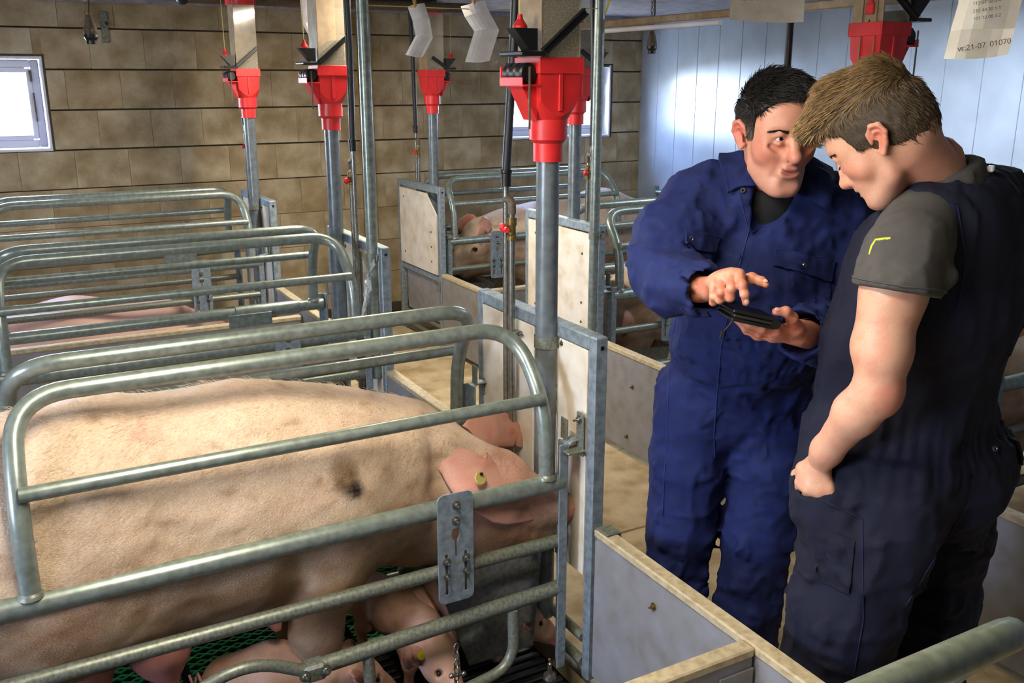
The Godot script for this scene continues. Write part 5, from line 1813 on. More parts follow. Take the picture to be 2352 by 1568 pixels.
func make_head(o: Dictionary) -> F:
	# local axes: x the person's left, y up, z the way the face looks
	var f := F.new(V(-0.108, -0.2, -0.14), V(0.108, 0.15, 0.135), 0.0036)
	var w: float = o.wide
	var X := V(1, 0, 0)
	f.bone(V(0, 0.045, -0.035), V(0, 0.047, 0.022), 0.081, 0.078, 0.03, 1.0, X, 0.9 * w)
	f.bone(V(0, 0.01, -0.045), V(0, 0.03, 0.0), 0.074, 0.075, 0.03, 1.0, X, 0.95 * w)
	f.bone(V(0, 0.045, 0.032), V(0, 0.0, 0.03), 0.06, 0.057, 0.025, 1.0, X, 1.04 * w)
	f.bone(V(0, -0.01, 0.03), V(0, -0.074, 0.034), 0.056, 0.044, 0.025, 1.0, X, (1.0 if o.old else 0.92) * w)
	for s in [-1.0, 1.0]:
		f.chain([V(0.052 * s * w, -0.03, -0.01), V((0.048 if o.old else 0.037) * s * w, -0.074, 0.008), V(0.017 * s * w, -0.104 - o.chin, 0.055)], [0.016, 0.0155, 0.018], 0.022)
		f.bone(V(0.038 * s * w, -0.02, 0.06), V(0.045 * s * w, -0.034, 0.045), o.cheek, o.cheek, 0.034)
	f.bone(V(-0.01, -0.106 - o.chin, 0.066), V(0.01, -0.106 - o.chin, 0.066), 0.0185, 0.0185, 0.03)
	if o.old:
		f.bone(V(-0.015, -0.094, 0.025), V(0.015, -0.094, 0.025), 0.036, 0.036, 0.03)
	f.chain([V(-0.05 * w, 0.022, 0.06), V(-0.02, 0.027, 0.081), V(0.02, 0.027, 0.081), V(0.05 * w, 0.022, 0.06)], [0.012, 0.0135, 0.0135, 0.012], 0.022)
	# sockets, lids
	for s in [-1.0, 1.0]:
		f.bone(V(0.029 * s, 0.006, 0.1), V(0.037 * s, 0.006, 0.095), 0.0155, 0.015, 0.022, -1.0)
		f.bone(V(0.032 * s, 0.006, 0.0745), V(0.032 * s, 0.006, 0.0755), 0.0146, 0.0146, 0.004)
		f.chain([V(0.02 * s, -0.006, 0.079), V(0.032 * s, -0.0095, 0.083), V(0.046 * s, -0.006, 0.074)], [0.0045, 0.0065, 0.005], 0.009)
		f.chain([V(0.018 * s, 0.012, 0.082), V(0.032 * s, 0.018, 0.086), V(0.048 * s, 0.01, 0.074)], [0.005, 0.0065, 0.006], 0.01)
		if o.open > 0.0:
			f.chain([V(0.02 * s, 0.0035, 0.09), V(0.031 * s, 0.0055, 0.0925), V(0.0445 * s, 0.0035, 0.0865)], [o.open * 0.7, o.open, o.open * 0.7], 0.002, -1.0)
	# nose
	f.chain([V(0, 0.02, 0.081), V(0, -0.008, 0.094), V(0, -0.034, 0.108)], [0.0085, 0.0095, 0.0125 * o.nose], 0.014)
	f.bone(V(0, -0.035, 0.108), V(0, -0.043, 0.098), 0.012 * o.nose, 0.01, 0.008)
	for s in [-1.0, 1.0]:
		f.bone(V(0.0125 * s * o.nose, -0.038, 0.096), V(0.0145 * s * o.nose, -0.041, 0.088), 0.0095, 0.009, 0.009)
		f.bone(V(0.0075 * s, -0.053, 0.1), V(0.008 * s, -0.046, 0.095), 0.0045, 0.0035, 0.003, -1.0)
	f.bone(V(-0.012, -0.064 - o.chin * 0.3, 0.064), V(0.012, -0.064 - o.chin * 0.3, 0.064), 0.0235, 0.0235, 0.022)
	# mouth, laid on the face as it is so far
	var hw: float = 0.027 * o.mouth
	var up := []
	var dn := []
	var cut := []
	for k in 9:
		var u := k / 4.0 - 1.0
		var y: float = -0.0735 + o.smile * u * u - o.chin * 0.3
		up.append(f.snap(V(u * hw * 0.95, y + 0.0052, 0.1), -0.001))
		dn.append(f.snap(V(u * hw * 0.9, y - 0.0068, 0.1), -0.001))
		cut.append(f.snap(V(u * hw, y, 0.1), 0.0018))
	f.chain(up, [0.0018, 0.0034, 0.0048, 0.0058, 0.0056, 0.0058, 0.0048, 0.0034, 0.0018], 0.006)
	f.chain(dn, [0.0018, 0.0038, 0.0058, 0.007, 0.0074, 0.007, 0.0058, 0.0038, 0.0018], 0.006)
	f.chain(cut, [0.0028, 0.0036, 0.0042, 0.0046, 0.0048, 0.0046, 0.0042, 0.0036, 0.0028], 0.0025, -1.0)
	f.bone(V(-0.012, -0.095 - o.chin, 0.093), V(0.012, -0.095 - o.chin, 0.093), 0.006, 0.006, 0.014, -1.0)
	if o.old:
		for s in [-1.0, 1.0]:
			f.chain([V(0.02 * s, -0.04, 0.1), V(0.033 * s, -0.06, 0.09), V(0.038 * s, -0.082, 0.078)], [0.003, 0.004, 0.003], 0.016, -1.0)
			f.chain([V(0.018 * s, -0.014, 0.0905), V(0.034 * s, -0.021, 0.09), V(0.05 * s, -0.012, 0.078)], [0.004, 0.0045, 0.004], 0.012, -1.0)
	# ears
	for s in [-1.0, 1.0]:
		var e := V(0.077 * s * w, 0, -0.012)
		var ring := [e + V(0, -0.001, 0.012), e + V(0.004 * s, 0.018, 0.009), e + V(0.011 * s, 0.03, -0.006), e + V(0.016 * s, 0.024, -0.022), e + V(0.015 * s, 0.004, -0.026), e + V(0.009 * s, -0.015, -0.015), e + V(0.004 * s, -0.03, 0.0), e + V(0.0, -0.022, 0.008)]
		f.chain([e + V(0.002 * s, 0.012, 0.0), e + V(0.008 * s, 0.008, -0.014), e + V(0.003 * s, -0.016, -0.004)], [0.009, 0.011, 0.008], 0.006, 1.0, X, 0.55)
		f.chain(ring, [0.004, 0.0046, 0.0052, 0.0054, 0.005, 0.0052, 0.0062, 0.005], 0.004)
		f.bone(e + V(0.014 * s, 0.004, -0.006), e + V(0.012 * s, -0.009, 0.0), 0.0095, 0.0075, 0.003, -1.0)
		f.chain([e + V(0.012 * s, 0.021, -0.004), e + V(0.017 * s, 0.014, -0.017), e + V(0.015 * s, 0.0, -0.019)], [0.0028, 0.003, 0.0026], 0.002, -1.0)
	# neck, towards where the collar is
	var nk: Vector3 = o.neck
	var nr := 0.056 if o.old else 0.046
	f.bone(V(0, -0.045, -0.03), nk, nr, nr + 0.006, 0.02)
	f.bone(V(0, -0.02, -0.055), nk + V(0, 0, -0.012), 0.046, nr + 0.004, 0.03)
	return f


func skin_tone(base: Color, ruddy: Color) -> Callable:
	return func(p: Vector3, n: Vector3):
		var c := base
		var r := 0.0
		for s in [-1.0, 1.0]:
			r = maxf(r, 0.4 * blob(p, Vector3(0.045 * s, -0.03, 0.06), 0.06))
			r = maxf(r, 0.85 * blob(p, Vector3(0.088 * s, 0.0, -0.02), 0.045))
		r = maxf(r, 0.45 * blob(p, Vector3(0, -0.035, 0.105), 0.03))
		r = maxf(r, 0.4 * blob(p, Vector3(0, -0.1, -0.02), 0.1))
		c = c.lerp(ruddy, clampf(r + 0.25 * noise.get_noise_3dv(p * 30.0), 0, 1))
		var lips := maxf(blob(p, Vector3(-0.011, -0.0725, 0.092), 0.02), blob(p, Vector3(0.011, -0.0725, 0.092), 0.02))
		c = c.lerp(lin(0.72, 0.4, 0.37), 0.75 * smoothstep(0.25, 0.7, lips) * smoothstep(-0.0865, -0.079, p.y) * smoothstep(-0.058, -0.064, p.y))
		# shaven cheeks
		var beard := smoothstep(-0.05, -0.075, p.y) * smoothstep(-0.02, 0.02, p.z) * smoothstep(-0.13, -0.11, p.y)
		c = c.lerp(lin(0.6, 0.5, 0.46), 0.22 * beard)
		return c


func hair_line(p: Vector3, k: Array) -> float:
	# k: heights of the hairline at the front, temple, sideburn, behind the ear, nape
	var z := p.z
	if z > 0.05:
		return lerpf(k[1], k[0], smoothstep(0.05, 0.085, z))
	if z > 0.012:
		return lerpf(k[2], k[1], smoothstep(0.028, 0.05, z))
	if z > -0.05:
		return lerpf(k[3], k[2], smoothstep(-0.012, 0.012, z))
	return lerpf(k[4], k[3], smoothstep(-0.09, -0.05, z))


func hair_on(head: F, o: Dictionary) -> G:
	var f := F.new(V(-0.12, -0.12, -0.15), V(0.12, 0.19, 0.16), 0.004)
	var w: float = o.wide
	var th: float = o.thick
	f.bone(V(0, 0.045, -0.035), V(0, 0.05, 0.022), 0.083 + th, 0.08 + th, 0.02, 1.0, V(1, 0, 0), 0.93 * w)
	f.bone(V(0, 0.01, -0.045), V(0, 0.03, 0.0), 0.074 + th * 0.7, 0.075 + th * 0.7, 0.02, 1.0, V(1, 0, 0), 0.97 * w)
	f.bone(V(0, 0.045, 0.03), V(0, 0.0, 0.03), 0.063 + th * 0.8, 0.06 + th * 0.5, 0.02, 1.0, V(1, 0, 0), 1.08 * w)
	for b in o.extra:
		f.bone(b[0], b[1], b[2], b[3], 0.03, 1.0, V(1, 0, 0), b[4])
	var line: Array = o.line
	clip(f, func(p): return (hair_line(p, line) + 0.004 * noise.get_noise_3dv(p * 60.0) - p.y) * (0.3 if p.z < 0.06 else 0.7))
	f.ripple(func(p): return 0.0025 * noise.get_noise_3d(p.x * 70, p.y * 28, p.z * 28))
	var g := g_new()
	var s := skin_new()
	var col: Callable = o.colour
	f.mesh_into(s, func(p, n): return col.call(p, 0.0) * 0.7)
	var comb: Callable = o.comb
	for k in range(0, s.i.size(), 3):
		g.v.append_array([s.v[s.i[k]], s.v[s.i[k + 1]], s.v[s.i[k + 2]]])
		g.n.append_array([s.n[s.i[k]], s.n[s.i[k + 1]], s.n[s.i[k + 2]]])
		g.c.append_array([s.c[s.i[k]], s.c[s.i[k + 1]], s.c[s.i[k + 2]]])
		g.uv.append_array([Vector2.ZERO, Vector2.ZERO, Vector2.ZERO])
	for k in int(o.count):
		var p: Vector3 = s.v[rng.randi() % s.v.size()]
		if p.y < hair_line(p, line) + 0.0:
			continue
		var nn := f.grad(p).normalized()
		if nn.dot(p - V(0, 0.02, 0)) < 0:
			continue
		var d: Array = comb.call(p, nn)
		var dir: Vector3 = (d[0] + V(rng.randf_range(-1, 1), rng.randf_range(-1, 1), rng.randf_range(-1, 1)) * d[3]).normalized()
		var l: float = d[1] * rng.randf_range(0.7, 1.2)
		var up: float = d[2]
		var q := p - nn * 0.001
		g.col = col.call(p, rng.randf())
		g.tube([q, q + (dir * 0.5 + nn * up) * l, q + (dir + nn * up * 0.9) * l], [0.0008, 0.0007, 0.0002], 3, false)
	return g


func brow(g: G, f: F, s: float, c: Color, w: float):
	for k in 170:
		var u := rng.randf()
		var p := f.snap(V(s * lerpf(0.014, 0.05, u), 0.0245 + 0.005 * sin(u * 2.6 + 0.3) + rng.randf_range(-0.0045, 0.0045) * (1.2 - u), 0.09 - 0.02 * u), 0.0)
		var nn := f.grad(p).normalized()
		var d := V(s * 0.9, 0.25 - 0.5 * u, -0.2).normalized()
		g.col = c * rng.randf_range(0.7, 1.3)
		g.tube([p, p + d * 0.005 + nn * 0.0012, p + d * 0.009 + nn * 0.0008], [0.0007 * w, 0.0006 * w, 0.0002], 3, false)


func eyes_of(parent: Node, t: Transform3D, gaze: Vector3, iris: Color):
	for s in [-1.0, 1.0]:
		var c := V(0.032 * s, 0.006, 0.0755)
		var g := g_new()
		g.col = Color(0.72, 0.68, 0.64)
		g.ball(c, Vector3.ONE * 0.0128, Basis(), 16)
		var d := gaze.normalized()
		g.col = iris
		g.lathe([Vector2(0.0066, 0.0106), Vector2(0.0058, 0.0122), Vector2(0.0, 0.0131)], Transform3D(aim(c, c + d).basis, c), 14)
		g.col = Color(0.005, 0.005, 0.005)
		g.lathe([Vector2(0.0034, 0.0127), Vector2(0.0, 0.0134)], Transform3D(aim(c, c + d).basis, c), 12)
		put("eye", g, M.eye, parent, t)


func hand_into(g: Dictionary, lo: Vector3, hi: Vector3, wrist: Array, wr: Array, fingers: Array, tone: Callable) -> F:
	# wrist: the chain from forearm to wrist; each finger begins at its knuckle, rooted in the palm
	var f := F.new(lo, hi, 0.003)
	f.chain(wrist, wr, 0.01)
	var w: Vector3 = wrist[-1]
	for k in fingers.size():
		var p: Array = fingers[k].p
		var r: Array = fingers[k].r
		if fingers[k].get("thumb", false):
			f.bone(w.lerp(p[0], 0.3), p[0], 0.017, r[0] * 1.25, 0.014)
		else:
			f.bone(w, p[0], 0.0185, r[0] * 1.3, 0.012)
	for a in fingers:
		if a.get("thumb", false):
			continue
		for b in fingers:
			if not b.get("thumb", false) and a != b and (a.p[0] as Vector3).distance_to(b.p[0]) < 0.03:
				f.bone((a.p[0] as Vector3).lerp(w, 0.12), (b.p[0] as Vector3).lerp(w, 0.12), 0.0105, 0.0105, 0.01)
	for a in fingers:
		f.chain(a.p, a.r, 0.0045)
		for i in range(1, a.p.size() - 1):
			f.bone(a.p[i], (a.p[i] as Vector3) + V(0.0004, 0.0004, 0), a.r[i] * 1.07, a.r[i] * 1.07, 0.004)
	f.ripple(func(p): return 0.0006 * noise.get_noise_3dv(p * 90.0), 0.02)
	f.mesh_into(g, tone)
	return f


func nail(parent: Node, f: F, tip: Vector3, prev: Vector3, side: Vector3):
	var d := (tip - prev).normalized()
	var p := f.hit(tip - d * 0.002 + side * 0.03, -side, 0.0)
	var x := d.cross(side).normalized()
	var g := g_new()
	g.col = lin(0.93, 0.74, 0.7)
	g.ball(p, V(0.0052, 0.0013, 0.0066), Basis(x, x.cross(d) * -1.0, d), 12)
	put("nail", g, M.skin, parent)


func creases(p: Vector3, fx: float, fy: float, fz: float, amp: float) -> float:
	var n := noise.get_noise_3d(p.x * fx, p.y * fy, p.z * fz)
	var r := 1.0 - absf(n) * 1.6
	return -amp * pow(maxf(r, 0.0), 5.0)


func people():
	older_man()
	young_man()


func older_man():
	var t := thing("person", "dark haired man in blue overalls pointing at a small device in his hand", "person", V(1.76, 0, -1.9))
	var back := Transform3D(Basis(), -t.position)
	var holder := Node3D.new()
	# parts are modelled in the barn's own axes and moved to the person's base at the end
	var L := V(0.93, 0, 0.37)
	var A := V(-0.37, 0, 0.93)
	# ---- overalls
	var f := F.new(V(1.25, 0.03, -2.14), V(2.12, 1.64, -1.4), 0.0105)
	f.bone(V(1.795, 0.93, -1.915), V(1.77, 1.09, -1.86), 0.142, 0.14, 0.08, 1.0, L, 1.3)
	f.bone(V(1.77, 1.09, -1.86), V(1.745, 1.33, -1.815), 0.142, 0.15, 0.08, 1.0, L, 1.34)
	f.bone(V(1.745, 1.33, -1.815), V(1.74, 1.44, -1.8), 0.148, 0.105, 0.08, 1.0, L, 1.5)
	f.bone(V(1.73, 1.12, -1.79), V(1.72, 1.25, -1.77), 0.12, 0.12, 0.08, 1.0, L, 1.2)
	f.bone(V(1.585, 1.455, -1.865), V(1.92, 1.43, -1.735), 0.088, 0.09, 0.06)
	f.bone(V(1.66, 1.48, -1.83), V(1.8, 1.475, -1.775), 0.09, 0.09, 0.06)
	# sleeves
	f.chain([V(1.565, 1.45, -1.875), V(1.475, 1.385, -1.85), V(1.405, 1.315, -1.8)], [0.09, 0.084, 0.072], 0.05)
	f.chain([V(1.405, 1.315, -1.8), V(1.375, 1.305, -1.71), V(1.362, 1.312, -1.595)], [0.073, 0.064, 0.056], 0.03)
	f.chain([V(1.935, 1.425, -1.735), V(1.905, 1.28, -1.675), V(1.86, 1.14, -1.615)], [0.095, 0.082, 0.072], 0.05)
	f.chain([V(1.86, 1.14, -1.615), V(1.72, 1.165, -1.56), V(1.595, 1.205, -1.505)], [0.07, 0.062, 0.057], 0.03)
	# trousers
	f.chain([V(1.69, 0.9, -1.965), V(1.672, 0.7, -1.978), V(1.668, 0.496, -1.982), V(1.655, 0.285, -1.99), V(1.66, 0.06, -1.99)], [0.118, 0.103, 0.094, 0.084, 0.085], 0.022)
	f.chain([V(1.875, 0.9, -1.87), V(1.857, 0.7, -1.845), V(1.844, 0.516, -1.845), V(1.812, 0.254, -1.84), V(1.82, 0.06, -1.84)], [0.118, 0.105, 0.095, 0.09, 0.09], 0.022)
	f.bone(V(1.785, 0.86, -1.915), V(1.79, 0.93, -1.915), 0.115, 0.135, 0.05, 1.0, L, 1.2)
	# bunched cloth: elbow folds, knees, hems
	for k in 6:
		var u := 0.12 + 0.15 * k
		var c := V(1.405, 1.315, -1.8).lerp(V(1.362, 1.312, -1.6), u)
		var w := 0.066 - 0.012 * u
		f.bone(c + V(-w, 0.012 * sin(k * 2.0), 0.01), c + V(w * 0.5, w * 0.8, 0.02 - 0.01 * (k % 2)), 0.012, 0.009, 0.02)
		c = V(1.86, 1.14, -1.615).lerp(V(1.6, 1.2, -1.508), u)
		f.bone(c + V(-0.02 + 0.015 * (k % 3), -0.03, 0.055), c + V(0.02, 0.06, 0.02), 0.011, 0.009, 0.02)
	for k in 5:
		var c := V(1.49, 1.39, -1.85).lerp(V(1.4, 1.31, -1.79), k / 4.0)
		f.bone(c + V(-0.05, 0.055, 0.02), c + V(0.05, -0.02, 0.06), 0.01, 0.01, 0.025)
	for k in 4:
		for s in [[V(1.667, 0.5 - 0.06 * k, -1.984), 0.086], [V(1.843 - 0.006 * k, 0.5 - 0.06 * k, -1.845), 0.088]]:
			var c: Vector3 = s[0]
			f.bone(c + A * s[1] * 0.8 - L * 0.07 + V(0, 0.03 * (k % 2), 0), c + A * s[1] * 0.85 + L * 0.06 - V(0, 0.02, 0), 0.009, 0.008, 0.025)
	f.ripple(func(p):
		var d := 0.003 * noise.get_noise_3dv(p * 6.0)
		if p.y < 0.98:
			d += creases(p, 6, 2.6, 6, 0.011) + creases(p + V(3, 1, 2), 4, 8, 4, 0.007)
		else:
			d += creases(p, 5, 4, 5, 0.011) + creases(p + V(5, 0, 1), 9, 6, 9, 0.007)
		var rr := Vector2(p.x - 1.765, p.z + 1.85).length()
		if rr < 0.26 and p.y > 0.98 and p.y < 1.2:
			var band := smoothstep(0.03, 0.022, absf(p.y - 1.082))
			d -= 0.005 * band
			d -= 0.003 * smoothstep(0.06, 0.0, absf(absf(p.y - 1.082) - 0.035)) * (1.0 - band) * sin(atan2(p.z + 1.85, p.x - 1.765) * 46.0)
		return d, 0.04)
	# openings: V neck, cuffs
	f.bone(V(1.715, 1.62, -1.77), V(1.71, 1.5, -1.765), 0.078, 0.064, 0.006, -1.0)
	f.chain([V(1.668, 1.515, -1.695), V(1.65, 1.47, -1.7), V(1.632, 1.425, -1.708), V(1.622, 1.4, -1.715)], [0.056, 0.044, 0.022, 0.004], 0.004, -1.0)
	f.bone(V(1.362, 1.313, -1.615), V(1.36, 1.318, -1.5), 0.043, 0.06, 0.004, -1.0)
	f.bone(V(1.62, 1.2, -1.515), V(1.5, 1.225, -1.46), 0.043, 0.06, 0.004, -1.0)
	var g := skin_new()
	f.mesh_into(g, func(p, n):
		var e := 1.0 + 0.16 * noise.get_noise_3dv(p * 3.0) + 0.1 * noise.get_noise_3dv(p * 17.0)
		return Color(e, e, e))
	var cov := put("overalls", skin_mesh(g), M.blue, t, back)
	var sub := Node3D.new()
	sub.free()
	# seams and plackets, laid on the cloth
	sew(cov, f, [V(1.607, 1.411, -1.719), V(1.585, 1.291, -1.73), V(1.617, 1.088, -1.804), V(1.655, 0.82, -1.852), V(1.68, 0.745, -1.87)], 0.0017)
	sew(cov, f, [V(1.598, 1.495, -1.75), V(1.612, 1.42, -1.73)], 0.0014)
	sew(cov, f, [V(1.71, 1.47, -1.69), V(1.612, 1.405, -1.715)], 0.0014)
	sew(cov, f, [V(1.55, 1.0, -1.93), V(1.585, 0.8, -1.97), V(1.575, 0.55, -1.96)], 0.0016)
	# chest pockets: flap and bag
	for q in [[[V(1.471, 1.411, -1.793), V(1.53, 1.398, -1.738), V(1.521, 1.362, -1.743), V(1.471, 1.371, -1.782)], "a"], [[V(1.651, 1.369, -1.671), V(1.795, 1.335, -1.615), V(1.789, 1.285, -1.618), V(1.648, 1.33, -1.673)], "b"]]:
		var c := []
		for p in q[0]:
			c.append(on(f, p, 0.0))
		patch(cov, "pocket_flap", f, c, 10, 5, 0.007, M.blue, 0.006, [0.004])
		var lo := []
		for k in 2:
			lo.append((c[3 - k] as Vector3) + V(0, -0.1, 0) if k else (c[3] as Vector3) + V(0, -0.1, 0))
		patch(cov, "pocket", f, [c[3], c[2], (c[2] as Vector3) + V(-0.004, -0.1, 0), (c[3] as Vector3) + V(0, -0.1, 0)], 8, 8, 0.0035, M.blue, 0.003)
		sew(cov, f, [c[3], c[2]], 0.0012, 0.0095, false)
		sew(cov, f, [c[0], c[1]], 0.001, 0.0075, false)
	for p in [V(1.602, 1.507, -1.744), V(1.694, 1.479, -1.693), V(1.497, 1.388, -1.802), V(1.747, 1.322, -1.664)]:
		stud(cov, f, p)
	# collar: two pointed leaves turned down over the shoulders
	patch(cov, "collar", f, [V(1.665, 1.6, -1.8), V(1.622, 1.515, -1.735), V(1.565, 1.495, -1.765), V(1.605, 1.555, -1.84)], 10, 6, 0.013, M.blue, 0.007, [0.004])
	patch(cov, "collar", f, [V(1.79, 1.575, -1.735), V(1.722, 1.5, -1.69), V(1.785, 1.462, -1.66), V(1.85, 1.535, -1.715)], 10, 6, 0.013, M.blue, 0.007, [0.004])
	patch(cov, "collar", f, [V(1.66, 1.6, -1.81), V(1.8, 1.58, -1.745), V(1.83, 1.54, -1.8), V(1.69, 1.56, -1.87)], 10, 6, 0.012, M.blue, 0.007)
	for p in [[V(1.56, 1.0, -1.94), V(1.6, 0.84, -1.96)]]:
		pass
	# ---- black T-shirt in the V
	var ft := F.new(V(1.54, 1.28, -1.95), V(1.9, 1.56, -1.6), 0.01)
	ft.bone(V(1.742, 1.33, -1.812), V(1.733, 1.45, -1.792), 0.14, 0.1, 0.05, 1.0, L, 1.4)
	ft.bone(V(1.7, 1.47, -1.75), V(1.71, 1.5, -1.765), 0.06, 0.06, 0.03)
	var gt := skin_new()
	ft.mesh_into(gt)
	put("t_shirt", skin_mesh(gt), M.tee_dark, t, back)
	# ---- body
	var tone := skin_tone(lin(0.85, 0.62, 0.52), lin(0.8, 0.42, 0.36))
	var plain := func(p, n): return lin(0.84, 0.6, 0.49).lerp(lin(0.8, 0.45, 0.38), clampf(0.3 + noise.get_noise_3dv(p * 34.0), 0, 0.7))
	var body := skin_new()
	var fb := F.new(V(1.3, 0.05, -2.1), V(2.05, 1.58, -1.5), 0.02)
	fb.bone(V(1.79, 0.93, -1.915), V(1.745, 1.38, -1.815), 0.1, 0.1, 0.05, 1.0, L, 1.3)
	fb.bone(V(1.62, 1.44, -1.85), V(1.9, 1.42, -1.74), 0.06, 0.06, 0.05)
	fb.chain([V(1.735, 1.44, -1.79), V(1.705, 1.55, -1.75)], [0.07, 0.06], 0.04)
	fb.chain([V(1.565, 1.45, -1.875), V(1.405, 1.315, -1.8), V(1.362, 1.312, -1.6)], [0.055, 0.042, 0.034], 0.03)
	fb.chain([V(1.935, 1.425, -1.735), V(1.86, 1.14, -1.615), V(1.6, 1.205, -1.508)], [0.055, 0.042, 0.034], 0.03)
	fb.chain([V(1.69, 0.9, -1.965), V(1.668, 0.46, -1.982), V(1.66, 0.08, -1.99)], [0.09, 0.06, 0.045], 0.03)
	fb.chain([V(1.875, 0.9, -1.87), V(1.842, 0.46, -1.845), V(1.82, 0.08, -1.84)], [0.09, 0.06, 0.045], 0.03)
	fb.mesh_into(body, plain)
	# head
	var FZ := V(-0.33, -0.12, 0.92).normalized()
	var LX := V(0.94, 0.02, 0.34)
	LX = (LX - FZ * LX.dot(FZ)).normalized()
	var ht := Transform3D(Basis(LX, FZ.cross(LX), FZ), V(1.655, 1.642, -1.695))
	var hf := make_head({"wide": 1.05, "cheek": 0.0225, "old": true, "chin": 0.008, "open": 0.0062, "nose": 1.12, "mouth": 1.45, "smile": 0.012, "neck": ht.affine_inverse() * V(1.725, 1.47, -1.775)})
	var hs := skin_new()
	hf.mesh_into(hs, tone)
	add_skin(body, hs, ht)
	# right hand: forefinger out and down, the others curled, thumb aside
	var hr := hand_into(body, V(1.3, 1.27, -1.68), V(1.45, 1.41, -1.42), [V(1.364, 1.31, -1.66), V(1.366, 1.319, -1.575)], [0.032, 0.027], [
		{"p": [V(1.369, 1.366, -1.486), V(1.352, 1.352, -1.455), V(1.355, 1.333, -1.449), V(1.362, 1.314, -1.451)], "r": [0.0115, 0.0095, 0.0088, 0.0075]},
		{"p": [V(1.358, 1.366, -1.501), V(1.338, 1.344, -1.472), V(1.342, 1.322, -1.478), V(1.352, 1.314, -1.492)], "r": [0.0115, 0.0098, 0.009, 0.008]},
		{"p": [V(1.349, 1.358, -1.519), V(1.329, 1.332, -1.493), V(1.335, 1.313, -1.502), V(1.347, 1.31, -1.515)], "r": [0.011, 0.0095, 0.0088, 0.008]},
		{"p": [V(1.344, 1.346, -1.537), V(1.328, 1.318, -1.514), V(1.336, 1.303, -1.524), V(1.347, 1.302, -1.536)], "r": [0.01, 0.0086, 0.008, 0.0072]},
		{"p": [V(1.394, 1.345, -1.515), V(1.405, 1.356, -1.484), V(1.413, 1.352, -1.464), V(1.416, 1.347, -1.453)], "r": [0.0135, 0.0115, 0.0098, 0.008], "thumb": true}], plain)
	# left hand under the device, thumb on its edge
	var hl := hand_into(body, V(1.34, 1.16, -1.6), V(1.64, 1.34, -1.4), [V(1.62, 1.195, -1.515), V(1.562, 1.212, -1.49)], [0.034, 0.03], [
		{"p": [V(1.462, 1.238, -1.462), V(1.425, 1.246, -1.464), V(1.395, 1.258, -1.474), V(1.37, 1.274, -1.482)], "r": [0.0118, 0.01, 0.009, 0.0078]},
		{"p": [V(1.477, 1.224, -1.483), V(1.44, 1.228, -1.49), V(1.415, 1.24, -1.502), V(1.396, 1.26, -1.514)], "r": [0.0118, 0.01, 0.0092, 0.008]},
		{"p": [V(1.492, 1.213, -1.503), V(1.46, 1.214, -1.513), V(1.44, 1.226, -1.525), V(1.426, 1.245, -1.536)], "r": [0.0115, 0.0098, 0.009, 0.0078]},
		{"p": [V(1.512, 1.203, -1.52), V(1.485, 1.204, -1.53), V(1.472, 1.214, -1.54), V(1.463, 1.228, -1.55)], "r": [0.0105, 0.0088, 0.008, 0.007]},
		{"p": [V(1.525, 1.236, -1.462), V(1.49, 1.266, -1.442), V(1.466, 1.285, -1.438), V(1.443, 1.286, -1.444)], "r": [0.0155, 0.0125, 0.0105, 0.0085], "thumb": true}], plain)
	var bd := put("body", skin_mesh(body), M.skin, t, back)
	nail(bd, hr, V(1.362, 1.314, -1.451), V(1.355, 1.333, -1.449), V(-0.5, 0.2, 0.8).normalized())
	nail(bd, hr, V(1.416, 1.347, -1.453), V(1.413, 1.352, -1.464), V(-0.3, 0.9, 0.3).normalized())
	nail(bd, hl, V(1.443, 1.286, -1.444), V(1.466, 1.285, -1.438), V(-0.3, 0.8, 0.5).normalized())
	eyes_of(t, back * ht, V(0.24, 0.08, 0.95), Color(0.03, 0.018, 0.012))
	var dark := func(p: Vector3, r: float):
		var grey := smoothstep(0.05, 0.0, p.y) * smoothstep(0.1, 0.05, absf(p.z - 0.02) + 0.02)
		return lin(0.085, 0.075, 0.075).lerp(lin(0.52, 0.49, 0.46), clampf(grey * (0.5 + 0.5 * r) + 0.05 * r, 0, 1)) * (0.6 + 0.7 * r)
	var hair := hair_on(hf, {"wide": 1.05, "thick": 0.0045, "extra": [[V(0, 0.108, -0.03), V(0, 0.11, 0.045), 0.034, 0.028, 1.55]], "line": [0.09, 0.055, -0.012, -0.005, -0.06], "count": 9000, "colour": dark,
		"comb": func(p: Vector3, n: Vector3): return [V(0, -0.8, -0.4).lerp(V(0.35, 0.1, 0.8), smoothstep(0.05, 0.09, p.y)).slide(n).normalized(), lerpf(0.011, 0.024, smoothstep(0.03, 0.09, p.y)), lerpf(0.1, 0.26, smoothstep(0.03, 0.09, p.y)), 0.25]})
	brow(hair, hf, 1.0, lin(0.13, 0.11, 0.1), 2.0)
	brow(hair, hf, -1.0, lin(0.13, 0.11, 0.1), 2.0)
	put("hair", hair, M.hair_dark, t, back * ht)
	boots(t, [V(1.66, 0, -1.98), V(1.82, 0, -1.83)], A, back)
	# ---- the device in its folding case
	var pa := V(1.358, 1.288, -1.479)
	var ux := (V(1.438, 1.268, -1.437) - pa).normalized()
	var uz := V(0.62, -0.12, -0.78)
	uz = (uz - ux * uz.dot(ux)).normalized()
	var uy := uz.cross(ux).normalized()
	if uy.y < 0:
		uy = -uy
	var dev := thing("handheld_device", "black handheld device in a folding case on the man's open palm", "phone", pa + ux * 0.045 + uz * 0.055)
	var bs := Basis(ux, uy, uz)
	put("case_cover", g_new().box(bs * V(0, 0.002, 0), V(0.1, 0.008, 0.125), 0.003, bs), M.black, dev)
	put("screen_unit", g_new().box(bs * V(0.002, -0.0075, 0), V(0.094, 0.007, 0.12), 0.002, bs), M.black_dusty, dev)
